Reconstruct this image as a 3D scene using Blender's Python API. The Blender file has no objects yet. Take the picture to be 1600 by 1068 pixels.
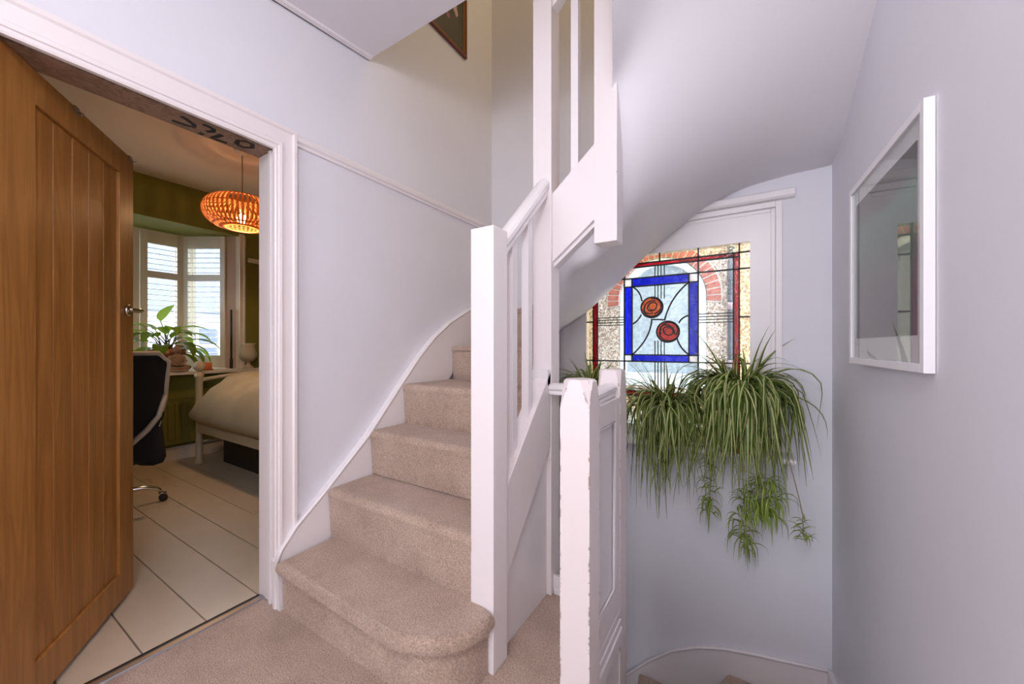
import bpy, bmesh, math, random
from mathutils import Vector, Matrix
random.seed(7)
PI = math.pi
SC = bpy.context.scene
COL = SC.collection

# ------------------------------------------------------------------ camera, sky, lights, exposure
CAM_H, FPX = 1.108, 585.0
YAW = math.atan(360.0 / FPX)
cd = bpy.data.cameras.new('camera'); cam = bpy.data.objects.new('camera', cd); COL.objects.link(cam)
cd.sensor_fit = 'HORIZONTAL'; cd.sensor_width = 36.0; cd.lens = 36.0 * FPX / 1600.0
cd.shift_y = 6.0 / 1600.0
cd.clip_start = 0.02
cam.location = (0, 0, CAM_H); cam.rotation_euler = (PI / 2, 0, YAW)
SC.camera = cam

w = bpy.data.worlds.new('overcast_sky'); SC.world = w; w.use_nodes = True
bg = w.node_tree.nodes['Background']
bg.inputs[0].default_value = (0.80, 0.90, 1.0, 1); bg.inputs[1].default_value = 7.5

def area(name, loc, target, sx, sy, power, color):
    l = bpy.data.lights.new(name, 'AREA'); l.shape = 'RECTANGLE'; l.size = sx; l.size_y = sy
    l.energy = power; l.color = color
    o = bpy.data.objects.new(name, l); COL.objects.link(o); o.location = loc
    o.rotation_euler = (Vector(target) - Vector(loc)).to_track_quat('-Z', 'Y').to_euler()
    return o
def point(name, loc, power, color, r=0.05):
    l = bpy.data.lights.new(name, 'POINT'); l.energy = power; l.color = color; l.shadow_soft_size = r
    o = bpy.data.objects.new(name, l); COL.objects.link(o); o.location = loc
    return o
area('hall_fill_area', (-0.62, -2.3, 1.35), (-0.62, 1.0, 1.45), 1.9, 2.2, 46, (0.90, 0.93, 1.0))  # unseen area lamp added behind the camera to fill the hall
point('hall_fill_point', (0.02, -0.30, 2.18), 38, (1.0, 0.965, 0.97), 0.12)  # added point fill behind the camera, hung from an added pendant
point('landing_lamp_light', (0.0, 1.85, 4.40), 21, (1.0, 0.76, 0.42), 0.20)
area('lower_hall_fill', (-0.4, -1.6, -1.2), (0.0, 2.0, -0.9), 0.7, 1.6, 12, (0.95, 0.95, 1.0))  # added area lamp, lights the lower stairwell from out of view

SC.view_settings.view_transform = 'Standard'
SC.view_settings.look = 'None'
SC.view_settings.exposure = 0.0
SC.view_settings.gamma = 1.0
SC.view_settings.use_curve_mapping = False
try:
    SC.cycles.use_denoising = True
    SC.cycles.max_bounces = 10; SC.cycles.diffuse_bounces = 6
    SC.cycles.transparent_max_bounces = 24
    SC.cycles.sample_clamp_indirect = 6.0
    SC.cycles.caustics_reflective = False; SC.cycles.caustics_refractive = False
except Exception:
    pass

# ------------------------------------------------------------------ helpers: materials
def new_mat(name):
    m = bpy.data.materials.new(name); m.use_nodes = True
    nt = m.node_tree
    return m, nt, nt.nodes['Principled BSDF'], nt.nodes['Material Output']
def N(nt, t, **kw):
    n = nt.nodes.new(t)
    for k, v in kw.items(): setattr(n, k, v)
    return n
def c4(c): return (c[0], c[1], c[2], 1)
def coords(nt, scale=(1, 1, 1), kind='Object'):
    tc = N(nt, 'ShaderNodeTexCoord'); mp = N(nt, 'ShaderNodeMapping')
    mp.inputs['Scale'].default_value = scale
    nt.links.new(tc.outputs[kind], mp.inputs['Vector'])
    return mp.outputs[0]
def noise(nt, vec, scale, detail=3, rough=0.5, dist=0.0):
    n = N(nt, 'ShaderNodeTexNoise')
    n.inputs['Scale'].default_value = scale; n.inputs['Detail'].default_value = detail
    n.inputs['Roughness'].default_value = rough; n.inputs['Distortion'].default_value = dist
    nt.links.new(vec, n.inputs['Vector'])
    return n.outputs['Fac']
def ramp(nt, fac, stops):
    r = N(nt, 'ShaderNodeValToRGB'); e = r.color_ramp.elements
    while len(e) < len(stops): e.new(0.5)
    for k, (p, c) in enumerate(stops): e[k].position = p; e[k].color = c4(c)
    nt.links.new(fac, r.inputs[0])
    return r.outputs[0]
def bump(nt, bsdf, h, strength, dist):
    b = N(nt, 'ShaderNodeBump'); b.inputs['Strength'].default_value = strength; b.inputs['Distance'].default_value = dist
    nt.links.new(h, b.inputs['Height']); nt.links.new(b.outputs[0], bsdf.inputs['Normal'])
def plain(name, col, rough=0.5, metal=0.0, var=0.0, scale=6.0, bmp=0.0, bscale=60.0, coat=0.0):
    m, nt, b, o = new_mat(name)
    b.inputs['Base Color'].default_value = c4(col); b.inputs['Roughness'].default_value = rough
    b.inputs['Metallic'].default_value = metal; b.inputs['Coat Weight'].default_value = coat
    v = coords(nt)
    if var > 0:
        lo = tuple(max(0, x * (1 - var)) for x in col); hi = tuple(min(1, x * (1 + var)) for x in col)
        nt.links.new(ramp(nt, noise(nt, v, scale, 4, 0.6), [(0.3, lo), (0.7, hi)]), b.inputs['Base Color'])
    if bmp > 0: bump(nt, b, noise(nt, v, bscale, 3), bmp, 0.004)
    return m
def emis(name, col, strength):
    m, nt, b, o = new_mat(name)
    b.inputs['Base Color'].default_value = c4(col)
    b.inputs['Emission Color'].default_value = c4(col); b.inputs['Emission Strength'].default_value = strength
    return m
def chipped(name, col, amount=0.62):
    """gloss paint worn through to brown wood along its arrises"""
    m, nt, b, o = new_mat(name)
    b.inputs['Roughness'].default_value = 0.32
    v = coords(nt)
    bv = N(nt, 'ShaderNodeBevel'); bv.samples = 4; bv.inputs['Radius'].default_value = 0.009
    g = N(nt, 'ShaderNodeNewGeometry')
    d = N(nt, 'ShaderNodeVectorMath', operation='DOT_PRODUCT')
    nt.links.new(bv.outputs[0], d.inputs[0]); nt.links.new(g.outputs['Normal'], d.inputs[1])
    e = N(nt, 'ShaderNodeMath', operation='LESS_THAN'); e.inputs[1].default_value = 0.95
    nt.links.new(d.outputs['Value'], e.inputs[0])
    n1 = N(nt, 'ShaderNodeMath', operation='GREATER_THAN'); n1.inputs[1].default_value = amount
    nt.links.new(noise(nt, v, 24, 4, 0.7), n1.inputs[0])
    mul = N(nt, 'ShaderNodeMath', operation='MULTIPLY')
    nt.links.new(e.outputs[0], mul.inputs[0]); nt.links.new(n1.outputs[0], mul.inputs[1])
    n2 = N(nt, 'ShaderNodeMath', operation='GREATER_THAN'); n2.inputs[1].default_value = 0.84
    nt.links.new(noise(nt, v, 17, 2, 0.5), n2.inputs[0])
    mx = N(nt, 'ShaderNodeMath', operation='MAXIMUM')
    nt.links.new(mul.outputs[0], mx.inputs[0]); nt.links.new(n2.outputs[0], mx.inputs[1])
    mix = N(nt, 'ShaderNodeMix', data_type='RGBA')
    mix.inputs[6].default_value = c4(col); mix.inputs[7].default_value = (0.16, 0.07, 0.035, 1)
    nt.links.new(mx.outputs[0], mix.inputs[0]); nt.links.new(mix.outputs[2], b.inputs['Base Color'])
    return m
def carpet_mat():
    m, nt, b, o = new_mat('beige_carpet_pile')
    b.inputs['Roughness'].default_value = 0.95
    b.inputs['Sheen Weight'].default_value = 0.25
    v = coords(nt)
    big = ramp(nt, noise(nt, v, 5, 4, 0.65), [(0.3, (0.50, 0.345, 0.255)), (0.7, (0.68, 0.505, 0.39))])
    fine = ramp(nt, noise(nt, v, 170, 2, 0.8), [(0.36, (0.48, 0.46, 0.45)), (0.62, (1.0, 1.0, 1.0))])
    mix = N(nt, 'ShaderNodeMix', data_type='RGBA', blend_type='MULTIPLY'); mix.inputs[0].default_value = 0.85
    nt.links.new(big, mix.inputs[6]); nt.links.new(fine, mix.inputs[7])
    nt.links.new(mix.outputs[2], b.inputs['Base Color'])
    bump(nt, b, noise(nt, v, 170, 2, 0.8), 0.9, 0.008)
    return m
def wood_mat(name, dark, light, rough=0.4):
    m, nt, b, o = new_mat(name)
    b.inputs['Roughness'].default_value = rough
    tc = N(nt, 'ShaderNodeTexCoord'); oi = N(nt, 'ShaderNodeObjectInfo')
    add = N(nt, 'ShaderNodeVectorMath', operation='ADD')
    sc = N(nt, 'ShaderNodeVectorMath', operation='SCALE'); sc.inputs[3].default_value = 9.0
    cmb = N(nt, 'ShaderNodeCombineXYZ')
    for k in range(3): nt.links.new(oi.outputs['Random'], cmb.inputs[k])
    nt.links.new(cmb.outputs[0], sc.inputs[0])
    nt.links.new(tc.outputs['Object'], add.inputs[0]); nt.links.new(sc.outputs[0], add.inputs[1])
    mp = N(nt, 'ShaderNodeMapping'); mp.inputs['Scale'].default_value = (9, 9, 0.7)
    nt.links.new(add.outputs[0], mp.inputs[0])
    big = noise(nt, mp.outputs[0], 1.6, 3, 0.5, 0.9)
    wv = N(nt, 'ShaderNodeMath', operation='MULTIPLY'); wv.inputs[1].default_value = 9.0
    fr = N(nt, 'ShaderNodeMath', operation='PINGPONG'); fr.inputs[1].default_value = 1.0
    nt.links.new(big, wv.inputs[0]); nt.links.new(wv.outputs[0], fr.inputs[0])
    mp2 = N(nt, 'ShaderNodeMapping'); mp2.inputs['Scale'].default_value = (90, 90, 2.0)
    nt.links.new(add.outputs[0], mp2.inputs[0])
    fine = noise(nt, mp2.outputs[0], 1.0, 3, 0.6)
    sm = N(nt, 'ShaderNodeMath', operation='ADD'); nt.links.new(fr.outputs[0], sm.inputs[0]); nt.links.new(fine, sm.inputs[1])
    rg = N(nt, 'ShaderNodeMath', operation='MULTIPLY'); rg.inputs[1].default_value = 0.55; nt.links.new(sm.outputs[0], rg.inputs[0])
    nt.links.new(ramp(nt, rg.outputs[0], [(0.12, dark), (0.85, light)]), b.inputs['Base Color'])
    bump(nt, b, fine, 0.15, 0.001)
    return m
def glass_mat(name, col, gloss=0.08, rough=0.03, ripple=0.0, frosted=0.0):
    """tinted sheet glass: see-through with a fresnel reflection, so daylight passes"""
    m, nt, b, o = new_mat(name)
    nt.nodes.remove(b)
    tr = N(nt, 'ShaderNodeBsdfTransparent'); tr.inputs[0].default_value = c4(tuple(math.sqrt(x) for x in col))
    gl = N(nt, 'ShaderNodeBsdfGlossy'); gl.inputs['Roughness'].default_value = rough
    fr = N(nt, 'ShaderNodeFresnel'); fr.inputs['IOR'].default_value = 1.45
    mix = N(nt, 'ShaderNodeMixShader')
    sc = N(nt, 'ShaderNodeMath', operation='MULTIPLY')
    ge = N(nt, 'ShaderNodeNewGeometry'); fb_ = N(nt, 'ShaderNodeMath', operation='SUBTRACT'); fb_.inputs[0].default_value = 1.0
    nt.links.new(ge.outputs['Backfacing'], fb_.inputs[1])      # only the outer faces of a sheet reflect
    nt.links.new(fr.outputs[0], sc.inputs[0]); nt.links.new(fb_.outputs[0], sc.inputs[1])
    nt.links.new(sc.outputs[0], mix.inputs[0]); nt.links.new(tr.outputs[0], mix.inputs[1]); nt.links.new(gl.outputs[0], mix.inputs[2])
    v = coords(nt)
    if ripple > 0:
        n = noise(nt, v, 28, 3, 0.6, 1.0)
        bp = N(nt, 'ShaderNodeBump'); bp.inputs['Strength'].default_value = ripple; bp.inputs['Distance'].default_value = 0.01
        nt.links.new(n, bp.inputs['Height']); nt.links.new(bp.outputs[0], gl.inputs['Normal'])
        nt.links.new(ramp(nt, n, [(0.3, tuple(math.sqrt(x) * 0.82 for x in col)), (0.7, tuple(min(1, math.sqrt(x)) for x in col))]), tr.inputs[0])
    if frosted > 0:
        tl = N(nt, 'ShaderNodeBsdfTranslucent'); tl.inputs[0].default_value = c4(col)
        m2 = N(nt, 'ShaderNodeMixShader'); m2.inputs[0].default_value = frosted
        nt.links.new(mix.outputs[0], m2.inputs[1]); nt.links.new(tl.outputs[0], m2.inputs[2])
        nt.links.new(m2.outputs[0], o.inputs[0])
    else:
        nt.links.new(mix.outputs[0], o.inputs[0])
    return m
def leaf_mat(name, green, stripe, width, trans=0.3, veins=False):
    m, nt, b, o = new_mat(name)
    b.inputs['Roughness'].default_value = 0.42
    tc = N(nt, 'ShaderNodeTexCoord'); sep = N(nt, 'ShaderNodeSeparateXYZ'); nt.links.new(tc.outputs['UV'], sep.inputs[0])
    s = N(nt, 'ShaderNodeMath', operation='SUBTRACT'); s.inputs[1].default_value = 0.5; nt.links.new(sep.outputs[0], s.inputs[0])
    a = N(nt, 'ShaderNodeMath', operation='ABSOLUTE'); nt.links.new(s.outputs[0], a.inputs[0])
    oi = N(nt, 'ShaderNodeObjectInfo')
    dk = tuple(x * 0.6 for x in green); lt = tuple(min(1, x * 1.5) for x in green)
    g = ramp(nt, oi.outputs['Random'], [(0.0, dk), (1.0, lt)])
    if veins:
        wv = N(nt, 'ShaderNodeMath', operation='MULTIPLY_ADD'); wv.inputs[1].default_value = 9.0
        mm = N(nt, 'ShaderNodeMath', operation='MULTIPLY'); mm.inputs[1].default_value = -7.0; nt.links.new(a.outputs[0], mm.inputs[0])
        nt.links.new(sep.outputs[1], wv.inputs[0]); nt.links.new(mm.outputs[0], wv.inputs[2])
        pp = N(nt, 'ShaderNodeMath', operation='PINGPONG'); pp.inputs[1].default_value = 0.5; nt.links.new(wv.outputs[0], pp.inputs[0])
        st = N(nt, 'ShaderNodeMath', operation='LESS_THAN'); st.inputs[1].default_value = 0.16; nt.links.new(pp.outputs[0], st.inputs[0])
    else:
        st = N(nt, 'ShaderNodeMath', operation='LESS_THAN'); st.inputs[1].default_value = width; nt.links.new(a.outputs[0], st.inputs[0])
    mix = N(nt, 'ShaderNodeMix', data_type='RGBA'); mix.inputs[7].default_value = c4(stripe)
    nt.links.new(st.outputs[0], mix.inputs[0]); nt.links.new(g, mix.inputs[6])
    nt.links.new(mix.outputs[2], b.inputs['Base Color'])
    tl = N(nt, 'ShaderNodeBsdfTranslucent'); nt.links.new(mix.outputs[2], tl.inputs[0])
    ms = N(nt, 'ShaderNodeMixShader'); ms.inputs[0].default_value = trans
    nt.links.new(b.outputs[0], ms.inputs[1]); nt.links.new(tl.outputs[0], ms.inputs[2]); nt.links.new(ms.outputs[0], o.inputs[0])
    return m

M_WALL = plain('white_emulsion_wall', (0.755, 0.75, 0.80), 0.75, var=0.02, scale=2.5, bmp=0.10, bscale=35)
M_SOFFIT = plain('white_smooth_plaster', (0.77, 0.75, 0.79), 0.6, bmp=0.06, bscale=14)
M_UPWALL = plain('cream_upper_wall', (0.74, 0.68, 0.55), 0.75, bmp=0.08, bscale=35)
M_PAINT = plain('white_gloss_paint', (0.83, 0.79, 0.80), 0.3, bmp=0.03, bscale=40)
M_CHIP = chipped('chipped_white_gloss_paint', (0.80, 0.72, 0.71), 0.55)
M_CHIP2 = chipped('lightly_chipped_gloss_paint', (0.82, 0.76, 0.76), 0.70)
M_CARPET = carpet_mat()
M_OAK = wood_mat('oiled_oak', (0.31, 0.125, 0.026), (0.45, 0.20, 0.050))
M_OAKP = wood_mat('oiled_oak_planks', (0.28, 0.108, 0.022), (0.43, 0.185, 0.045))
M_PINE = wood_mat('bare_softwood', (0.20, 0.12, 0.075), (0.34, 0.22, 0.15), 0.7)
M_OLIVE = plain('olive_green_wall', (0.19, 0.18, 0.026), 0.7, var=0.04, bmp=0.05)
M_BAYSOF_LIT = plain('olive_bay_soffit_daylit', (0.27, 0.27, 0.07), 0.7)  # wall olive made lighter, daylight on the soffit put into the colour
M_BEDCEIL = plain('bedroom_ceiling_paint', (0.70, 0.60, 0.50), 0.8)
M_WOODWHITE = plain('cream_white_joinery', (0.74, 0.69, 0.60), 0.4)
M_BLACK = plain('black_mesh_fabric', (0.010, 0.010, 0.016), 0.8, bmp=0.3, bscale=300)
M_CHROME = plain('polished_chrome', (0.75, 0.72, 0.68), 0.12, 1.0)
M_STEEL = plain('brushed_aluminium', (0.42, 0.43, 0.47), 0.35, 1.0)
M_DARK = plain('black_ink_and_gaps', (0.012, 0.010, 0.010), 0.6)
M_LEAD = plain('dark_lead_came', (0.02, 0.022, 0.024), 0.5, 0.3)
M_RUBBER = plain('black_plastic', (0.015, 0.015, 0.016), 0.45)
M_WHITEPLASTIC = plain('white_plastic', (0.75, 0.73, 0.70), 0.4)

# ------------------------------------------------------------------ helpers: objects
def link(o, parent):
    COL.objects.link(o)
    if parent is not None:
        o.parent = parent
        if not parent.get('_local'):
            o.matrix_parent_inverse = Matrix.Translation(-world_loc(parent))
    return o
def world_loc(o):
    v = Vector(o.location)
    if o.parent is not None: v = o.matrix_parent_inverse.to_translation() + v + world_loc(o.parent)
    return v
def from_py(name, verts, faces, mat, parent=None, smooth=False, uv=None):
    me = bpy.data.meshes.new(name); me.from_pydata([tuple(v) for v in verts], [], faces); me.update()
    if mat: me.materials.append(mat)
    if uv:
        l = me.uv_layers.new(name='UVMap')
        for lp in me.loops: l.data[lp.index].uv = uv[lp.vertex_index]
    if smooth: me.polygons.foreach_set('use_smooth', [True] * len(me.polygons))
    return link(bpy.data.objects.new(name, me), parent)
def from_bm(name, bm, mat, parent=None, smooth=False):
    bmesh.ops.recalc_face_normals(bm, faces=bm.faces)
    me = bpy.data.meshes.new(name); bm.to_mesh(me); bm.free()
    if mat: me.materials.append(mat)
    if smooth:
        me.polygons.foreach_set('use_smooth', [True] * len(me.polygons))
    return link(bpy.data.objects.new(name, me), parent)
def bx(bm, x0, x1, y0, y1, z0, z1, bev=0.0, rot=None):
    r = bmesh.ops.create_cube(bm, size=1.0)
    vs = r['verts']
    for v in vs:
        v.co = Vector(((x0 + x1) / 2 + v.co.x * (x1 - x0), (y0 + y1) / 2 + v.co.y * (y1 - y0), (z0 + z1) / 2 + v.co.z * (z1 - z0)))
    if bev > 0:
        es = list({e for v in vs for e in v.link_edges})
        bmesh.ops.bevel(bm, geom=es, offset=bev, segments=2, affect='EDGES', profile=0.6)
def box(name, x0, x1, y0, y1, z0, z1, mat, parent=None, bev=0.003):
    bm = bmesh.new(); bx(bm, x0, x1, y0, y1, z0, z1, bev)
    return from_bm(name, bm, mat, parent)
def boxes(name, lst, mat, parent=None, bev=0.0):
    bm = bmesh.new()
    for b in lst: bx(bm, *b, bev)
    return from_bm(name, bm, mat, parent)
def prism(name, poly, axis, a0, a1, mat, parent=None, bev=0.0, segs=2, smooth=False):
    """extrude a polygon: axis x -> poly is (y,z); y -> (x,z); z -> (x,y)"""
    bm = bmesh.new(); prism_bm(bm, poly, axis, a0, a1, bev, segs)
    return from_bm(name, bm, mat, parent, smooth)
def prism_bm(bm, poly, axis, a0, a1, bev=0.0, segs=2):
    def P(p, a):
        return {'x': (a, p[0], p[1]), 'y': (p[0], a, p[1]), 'z': (p[0], p[1], a)}[axis]
    lo = [bm.verts.new(P(p, a0)) for p in poly]; hi = [bm.verts.new(P(p, a1)) for p in poly]
    n = len(poly)
    fs = [bm.faces.new(lo), bm.faces.new(hi[::-1])]
    for k in range(n): fs.append(bm.faces.new((lo[k], hi[k], hi[(k + 1) % n], lo[(k + 1) % n])))
    if bev > 0:
        es = list({e for f in fs for e in f.edges})
        bmesh.ops.bevel(bm, geom=es, offset=bev, segments=segs, affect='EDGES', profile=0.55)
def tube_bm(bm, pts, r, n=8, closed=False):
    pts = [Vector(p) for p in pts]; rings = []; m = len(pts)
    up = Vector((0, 0, 1)); prev = None
    for i, p in enumerate(pts):
        if closed: t = pts[(i + 1) % m] - pts[i - 1]
        else: t = pts[min(i + 1, m - 1)] - pts[max(i - 1, 0)]
        t.normalize()
        if prev is None:
            a = up if abs(t.dot(up)) < 0.95 else Vector((1, 0, 0)); u = t.cross(a).normalized()
        else: u = (prev - t * prev.dot(t)).normalized()
        prev = u; v = t.cross(u)
        rr = r[i] if isinstance(r, (list, tuple)) else r
        rings.append([bm.verts.new(p + (u * math.cos(2 * PI * k / n) + v * math.sin(2 * PI * k / n)) * rr) for k in range(n)])
    for i in range(m if closed else m - 1):
        a, b = rings[i], rings[(i + 1) % m]
        for k in range(n): bm.faces.new((a[k], a[(k + 1) % n], b[(k + 1) % n], b[k]))
    if not closed:
        bm.faces.new(rings[0][::-1]); bm.faces.new(rings[-1])
def tube(name, pts, r, mat, parent=None, n=8, closed=False):
    bm = bmesh.new(); tube_bm(bm, pts, r, n, closed)
    return from_bm(name, bm, mat, parent, True)
def lathe_bm(bm, prof, c, n=24):
    rings = []
    for r, z in prof:
        rings.append([bm.verts.new((c[0] + max(r, 1e-4) * math.cos(2 * PI * k / n), c[1] + max(r, 1e-4) * math.sin(2 * PI * k / n), c[2] + z)) for k in range(n)])
    for a, b in zip(rings, rings[1:]):
        for k in range(n): bm.faces.new((a[k], a[(k + 1) % n], b[(k + 1) % n], b[k]))
    bm.faces.new(rings[0][::-1]); bm.faces.new(rings[-1])
def lathe(name, prof, c, mat, parent=None, n=24):
    bm = bmesh.new(); lathe_bm(bm, prof, c, n)
    o = from_bm(name, bm, mat, parent, True)
    return o
def ball_bm(bm, c, r, sx=1, sy=1, sz=1, u=14, v=10):
    res = bmesh.ops.create_uvsphere(bm, u_segments=u, v_segments=v, radius=r)
    for q in res['verts']: q.co = Vector((c[0] + q.co.x * sx, c[1] + q.co.y * sy, c[2] + q.co.z * sz))
def thing(name, loc, label, cat, group=None, rz=0.0, local=False, kind=None):
    o = bpy.data.objects.new(name, None); COL.objects.link(o)
    o.empty_display_size = 0.1; o.location = loc; o.rotation_euler = (0, 0, rz)
    if local: o['_local'] = 1
    tag(o, label, cat, group, kind)
    return o
def tag(o, label=None, cat=None, group=None, kind=None):
    if label: o['label'] = label
    if cat: o['category'] = cat
    if group: o['group'] = group
    if kind: o['kind'] = kind
    return o
def struct(o, label=None):
    o['kind'] = 'structure'
    if label: o['label'] = label
    return o
def share(src, name, parent, loc=(0, 0, 0), rot=(0, 0, 0), scale=(1, 1, 1)):
    o = bpy.data.objects.new(name, src.data); COL.objects.link(o)
    if parent is not None:
        o.parent = parent
        if not parent.get('_local'): o.matrix_parent_inverse = Matrix.Translation(-world_loc(parent))
    o.location = loc; o.rotation_euler = rot; o.scale = scale
    return o

# ------------------------------------------------------------------ the room
XW, XR, YE = -1.69, 0.383, 2.44          # left wall face, right wall face, end wall face
XB = -1.834                              # bedroom side of the left wall
D0, D1, DH = 0.105, 0.832, 1.948         # door opening
ZL, ZT = -2.8, 5.05

struct(boxes('wall_left', [(XB, XW, -2.4, D0 - 0.02, ZL, ZT), (XB, XW, D1 + 0.02, YE + 0.26, ZL, ZT), (XB, XW, D0 - 0.02, D1 + 0.02, DH + 0.02, ZT), (XB, XW, D0 - 0.02, D1 + 0.02, ZL, -0.02)], M_WALL))
WX0, WX1, WZ0, WZ1 = -1.078, 0.168, 0.515, 1.866   # stair window opening
struct(boxes('wall_end', [(XB, WX0, YE, YE + 0.26, ZL, ZT), (WX1, XR + 0.15, YE, YE + 0.26, ZL, ZT), (WX0, WX1, YE, YE + 0.26, ZL, WZ0), (WX0, WX1, YE, YE + 0.26, WZ1, ZT)], M_WALL))
struct(boxes('wall_right', [(XR, XR + 0.15, -2.4, YE, ZL, ZT)], M_WALL))
struct(boxes('wall_back', [(XB, XR + 0.15, -2.5, -2.4, ZL, ZT)], M_WALL))
struct(boxes('ceiling_landing', [(XB, XR + 0.15, -2.5, YE + 0.26, ZT, ZT + 0.1)], M_UPWALL))
struct(boxes('floor_lower', [(XB, XR + 0.15, -2.5, YE, ZL - 0.1, ZL)], M_CARPET))

# hall ceiling with the trimmer edge of the landing above; it dips a little towards the camera
def zc(y): return 2.576 + (y - 0.828) * 0.115
cl = prism('ceiling', [(-2.4, zc(-2.4)), (1.298, zc(1.298)), (1.298, 2.83), (-2.4, 2.83)], 'x', XW, XR, M_SOFFIT)
struct(cl)
struct(prism('trim_1', [(-0.6, zc(-0.6) - 0.012), (1.292, zc(1.292) - 0.012), (1.292, zc(1.292)), (-0.6, zc(-0.6))], 'x', XW + 0.010, XW + 0.035, M_PAINT))
struct(prism('trim_2_shadow_gap', [(-0.6, zc(-0.6) - 0.018), (1.296, zc(1.296) - 0.006), (1.296, zc(1.296)), (-0.6, zc(-0.6))], 'x', XW, XW + 0.009, M_DARK))  # black strip put in for the dark shadow gap beside the white bead

# carpeted hall floor with the stair opening cut out
fl = prism('floor', [(XW, -2.4), (XR, -2.4), (XR, 1.03), (-0.40, 1.03), (-0.40, 1.535), (XW, 1.535)], 'z', -0.03, 0.0, M_CARPET)
struct(fl)
struct(prism('trim_3', [(XW, -2.4), (XR, -2.4), (XR, 1.02), (-0.405, 1.02), (-0.405, 1.53), (XW, 1.53)], 'z', -0.22, -0.031, M_PAINT))
struct(box('trim_4', -0.72, -0.405, 1.525, 1.55, -0.22, 0.022, M_PAINT, None, 0.004))

# picture rail on the left wall
PRP = [(XW, 1.992), (XW + 0.012, 1.992), (XW + 0.014, 2.004), (XW + 0.022, 2.010), (XW + 0.026, 2.022), (XW + 0.022, 2.034), (XW + 0.012, 2.038), (XW + 0.010, 2.043), (XW, 2.043)]
struct(prism('trim_5', PRP, 'y', 0.905, YE, M_PAINT))

# ------------------------------------------------------------------ stair soffit
OUT = [(-1.66, 2.44, .70), (-1.3, 2.44, 1.06), (-1.125, 2.44, 1.199), (-.903, 2.44, 1.339), (-.72, 2.44, 1.492), (-.55, 2.44, 1.642), (-.40, 2.44, 1.758), (-.274, 2.44, 1.848), (-.13, 2.44, 1.925), (0, 2.44, 1.978),
       (.2, 2.44, 2.005), (.383, 2.44, 2.015), (.383, 2.25, 2.042), (.383, 2.109, 2.09), (.383, 1.9, 2.175), (.383, 1.702, 2.264), (.383, 1.3, 2.44), (.383, 0.85, 2.578)]
INN = [(-.86, 1.578, .90), (-.86, 1.578, 1.00), (-.83, 1.578, 1.15), (-.80, 1.578, 1.34), (-.74, 1.578, 1.445), (-.66, 1.578, 1.513), (-.60, 1.578, 1.562), (-.55, 1.578, 1.602), (-.52, 1.578, 1.650), (-.49, 1.578, 1.72),
       (-.478, 1.570, 1.81), (-.476, 1.562, 1.91), (-.474, 1.554, 1.99), (-.472, 1.546, 2.05), (-.470, 1.536, 2.095), (-.455, 1.515, 2.13), (-.385, 1.30, 2.26), (-.25, 0.70, 2.561)]
def soffit():
    # resample both rails with Catmull-Rom, then rule between them
    def cr(P, t):
        n = len(P) - 1; i = min(int(t * n), n - 1); f = t * n - i
        p = [Vector(P[max(0, min(n, i + k))]) for k in (-1, 0, 1, 2)]
        return 0.5 * ((2 * p[1]) + (p[2] - p[0]) * f + (2 * p[0] - 5 * p[1] + 4 * p[2] - p[3]) * f * f + (3 * p[1] - p[0] - 3 * p[2] + p[3]) * f ** 3)
    nt_, ns = 90, 24; V = []
    for i in range(nt_ + 1):
        a, b = cr(INN, i / nt_), cr(OUT, i / nt_)
        b.x = min(b.x, XR); b.y = min(b.y, YE)
        for j in range(ns + 1):
            V.append(a.lerp(b, j / ns))
    # fair heights: a thin-plate spline over the plan, held at the walls and loosely along the inner edge
    import numpy as np
    W_ = ns + 1
    keys, wt = [], []
    for i in range(0, 61):
        p = cr(OUT, i / 60); keys.append((min(p.x, XR), min(p.y, YE), p.z)); wt.append(2e-4)
        q = cr(INN, i / 60); keys.append((q.x, q.y, q.z)); wt.append(6e-3)
        if i <= 26 and i % 2 == 0:
            for f in (0.3, 0.55, 0.8):
                m = q.lerp(p, f); keys.append((m.x, m.y, m.z + 0.012)); wt.append(4e-3)
    K = np.array(keys); n = len(K)
    def U(d2): return 0.5 * d2 * np.log(np.maximum(d2, 1e-12))
    D2 = ((K[:, None, :2] - K[None, :, :2]) ** 2).sum(-1)
    A = np.zeros((n + 3, n + 3)); A[:n, :n] = U(D2) + np.diag(wt)
    A[:n, n] = 1; A[:n, n + 1:] = K[:, :2]; A[n, :n] = 1; A[n + 1:, :n] = K[:, :2].T
    rhs = np.zeros(n + 3); rhs[:n] = K[:, 2]
    cf = np.linalg.lstsq(A, rhs, rcond=None)[0]
    Q = np.array([(v.x, v.y) for v in V]); d2 = ((Q[:, None, :] - K[None, :, :2]) ** 2).sum(-1)
    Zq = U(d2) @ cf[:n] + cf[n] + Q @ cf[n + 1:]
    for k, z in enumerate(Zq): V[k].z = float(z)
    Fs = [(i * W_ + j, i * W_ + j + 1, (i + 1) * W_ + j + 1, (i + 1) * W_ + j) for i in range(nt_) for j in range(ns)]
    o = from_py('ceiling_soffit', V, Fs, M_SOFFIT, None, True)
    me = o.data
    if me.polygons[0].normal.z > 0: me.flip_normals()      # plaster faces down into the hall
    fv = []
    for i in range(nt_ + 1):
        p = V[i * W_]
        if p.y < 1.500: fv += [p.copy(), Vector((p.x, p.y, 2.70))]
    struct(from_py('trim_8', fv, [(2 * k, 2 * k + 1, 2 * k + 3, 2 * k + 2) for k in range(len(fv) // 2 - 1)], M_SOFFIT))
    return struct(o)
soffit()

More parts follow.
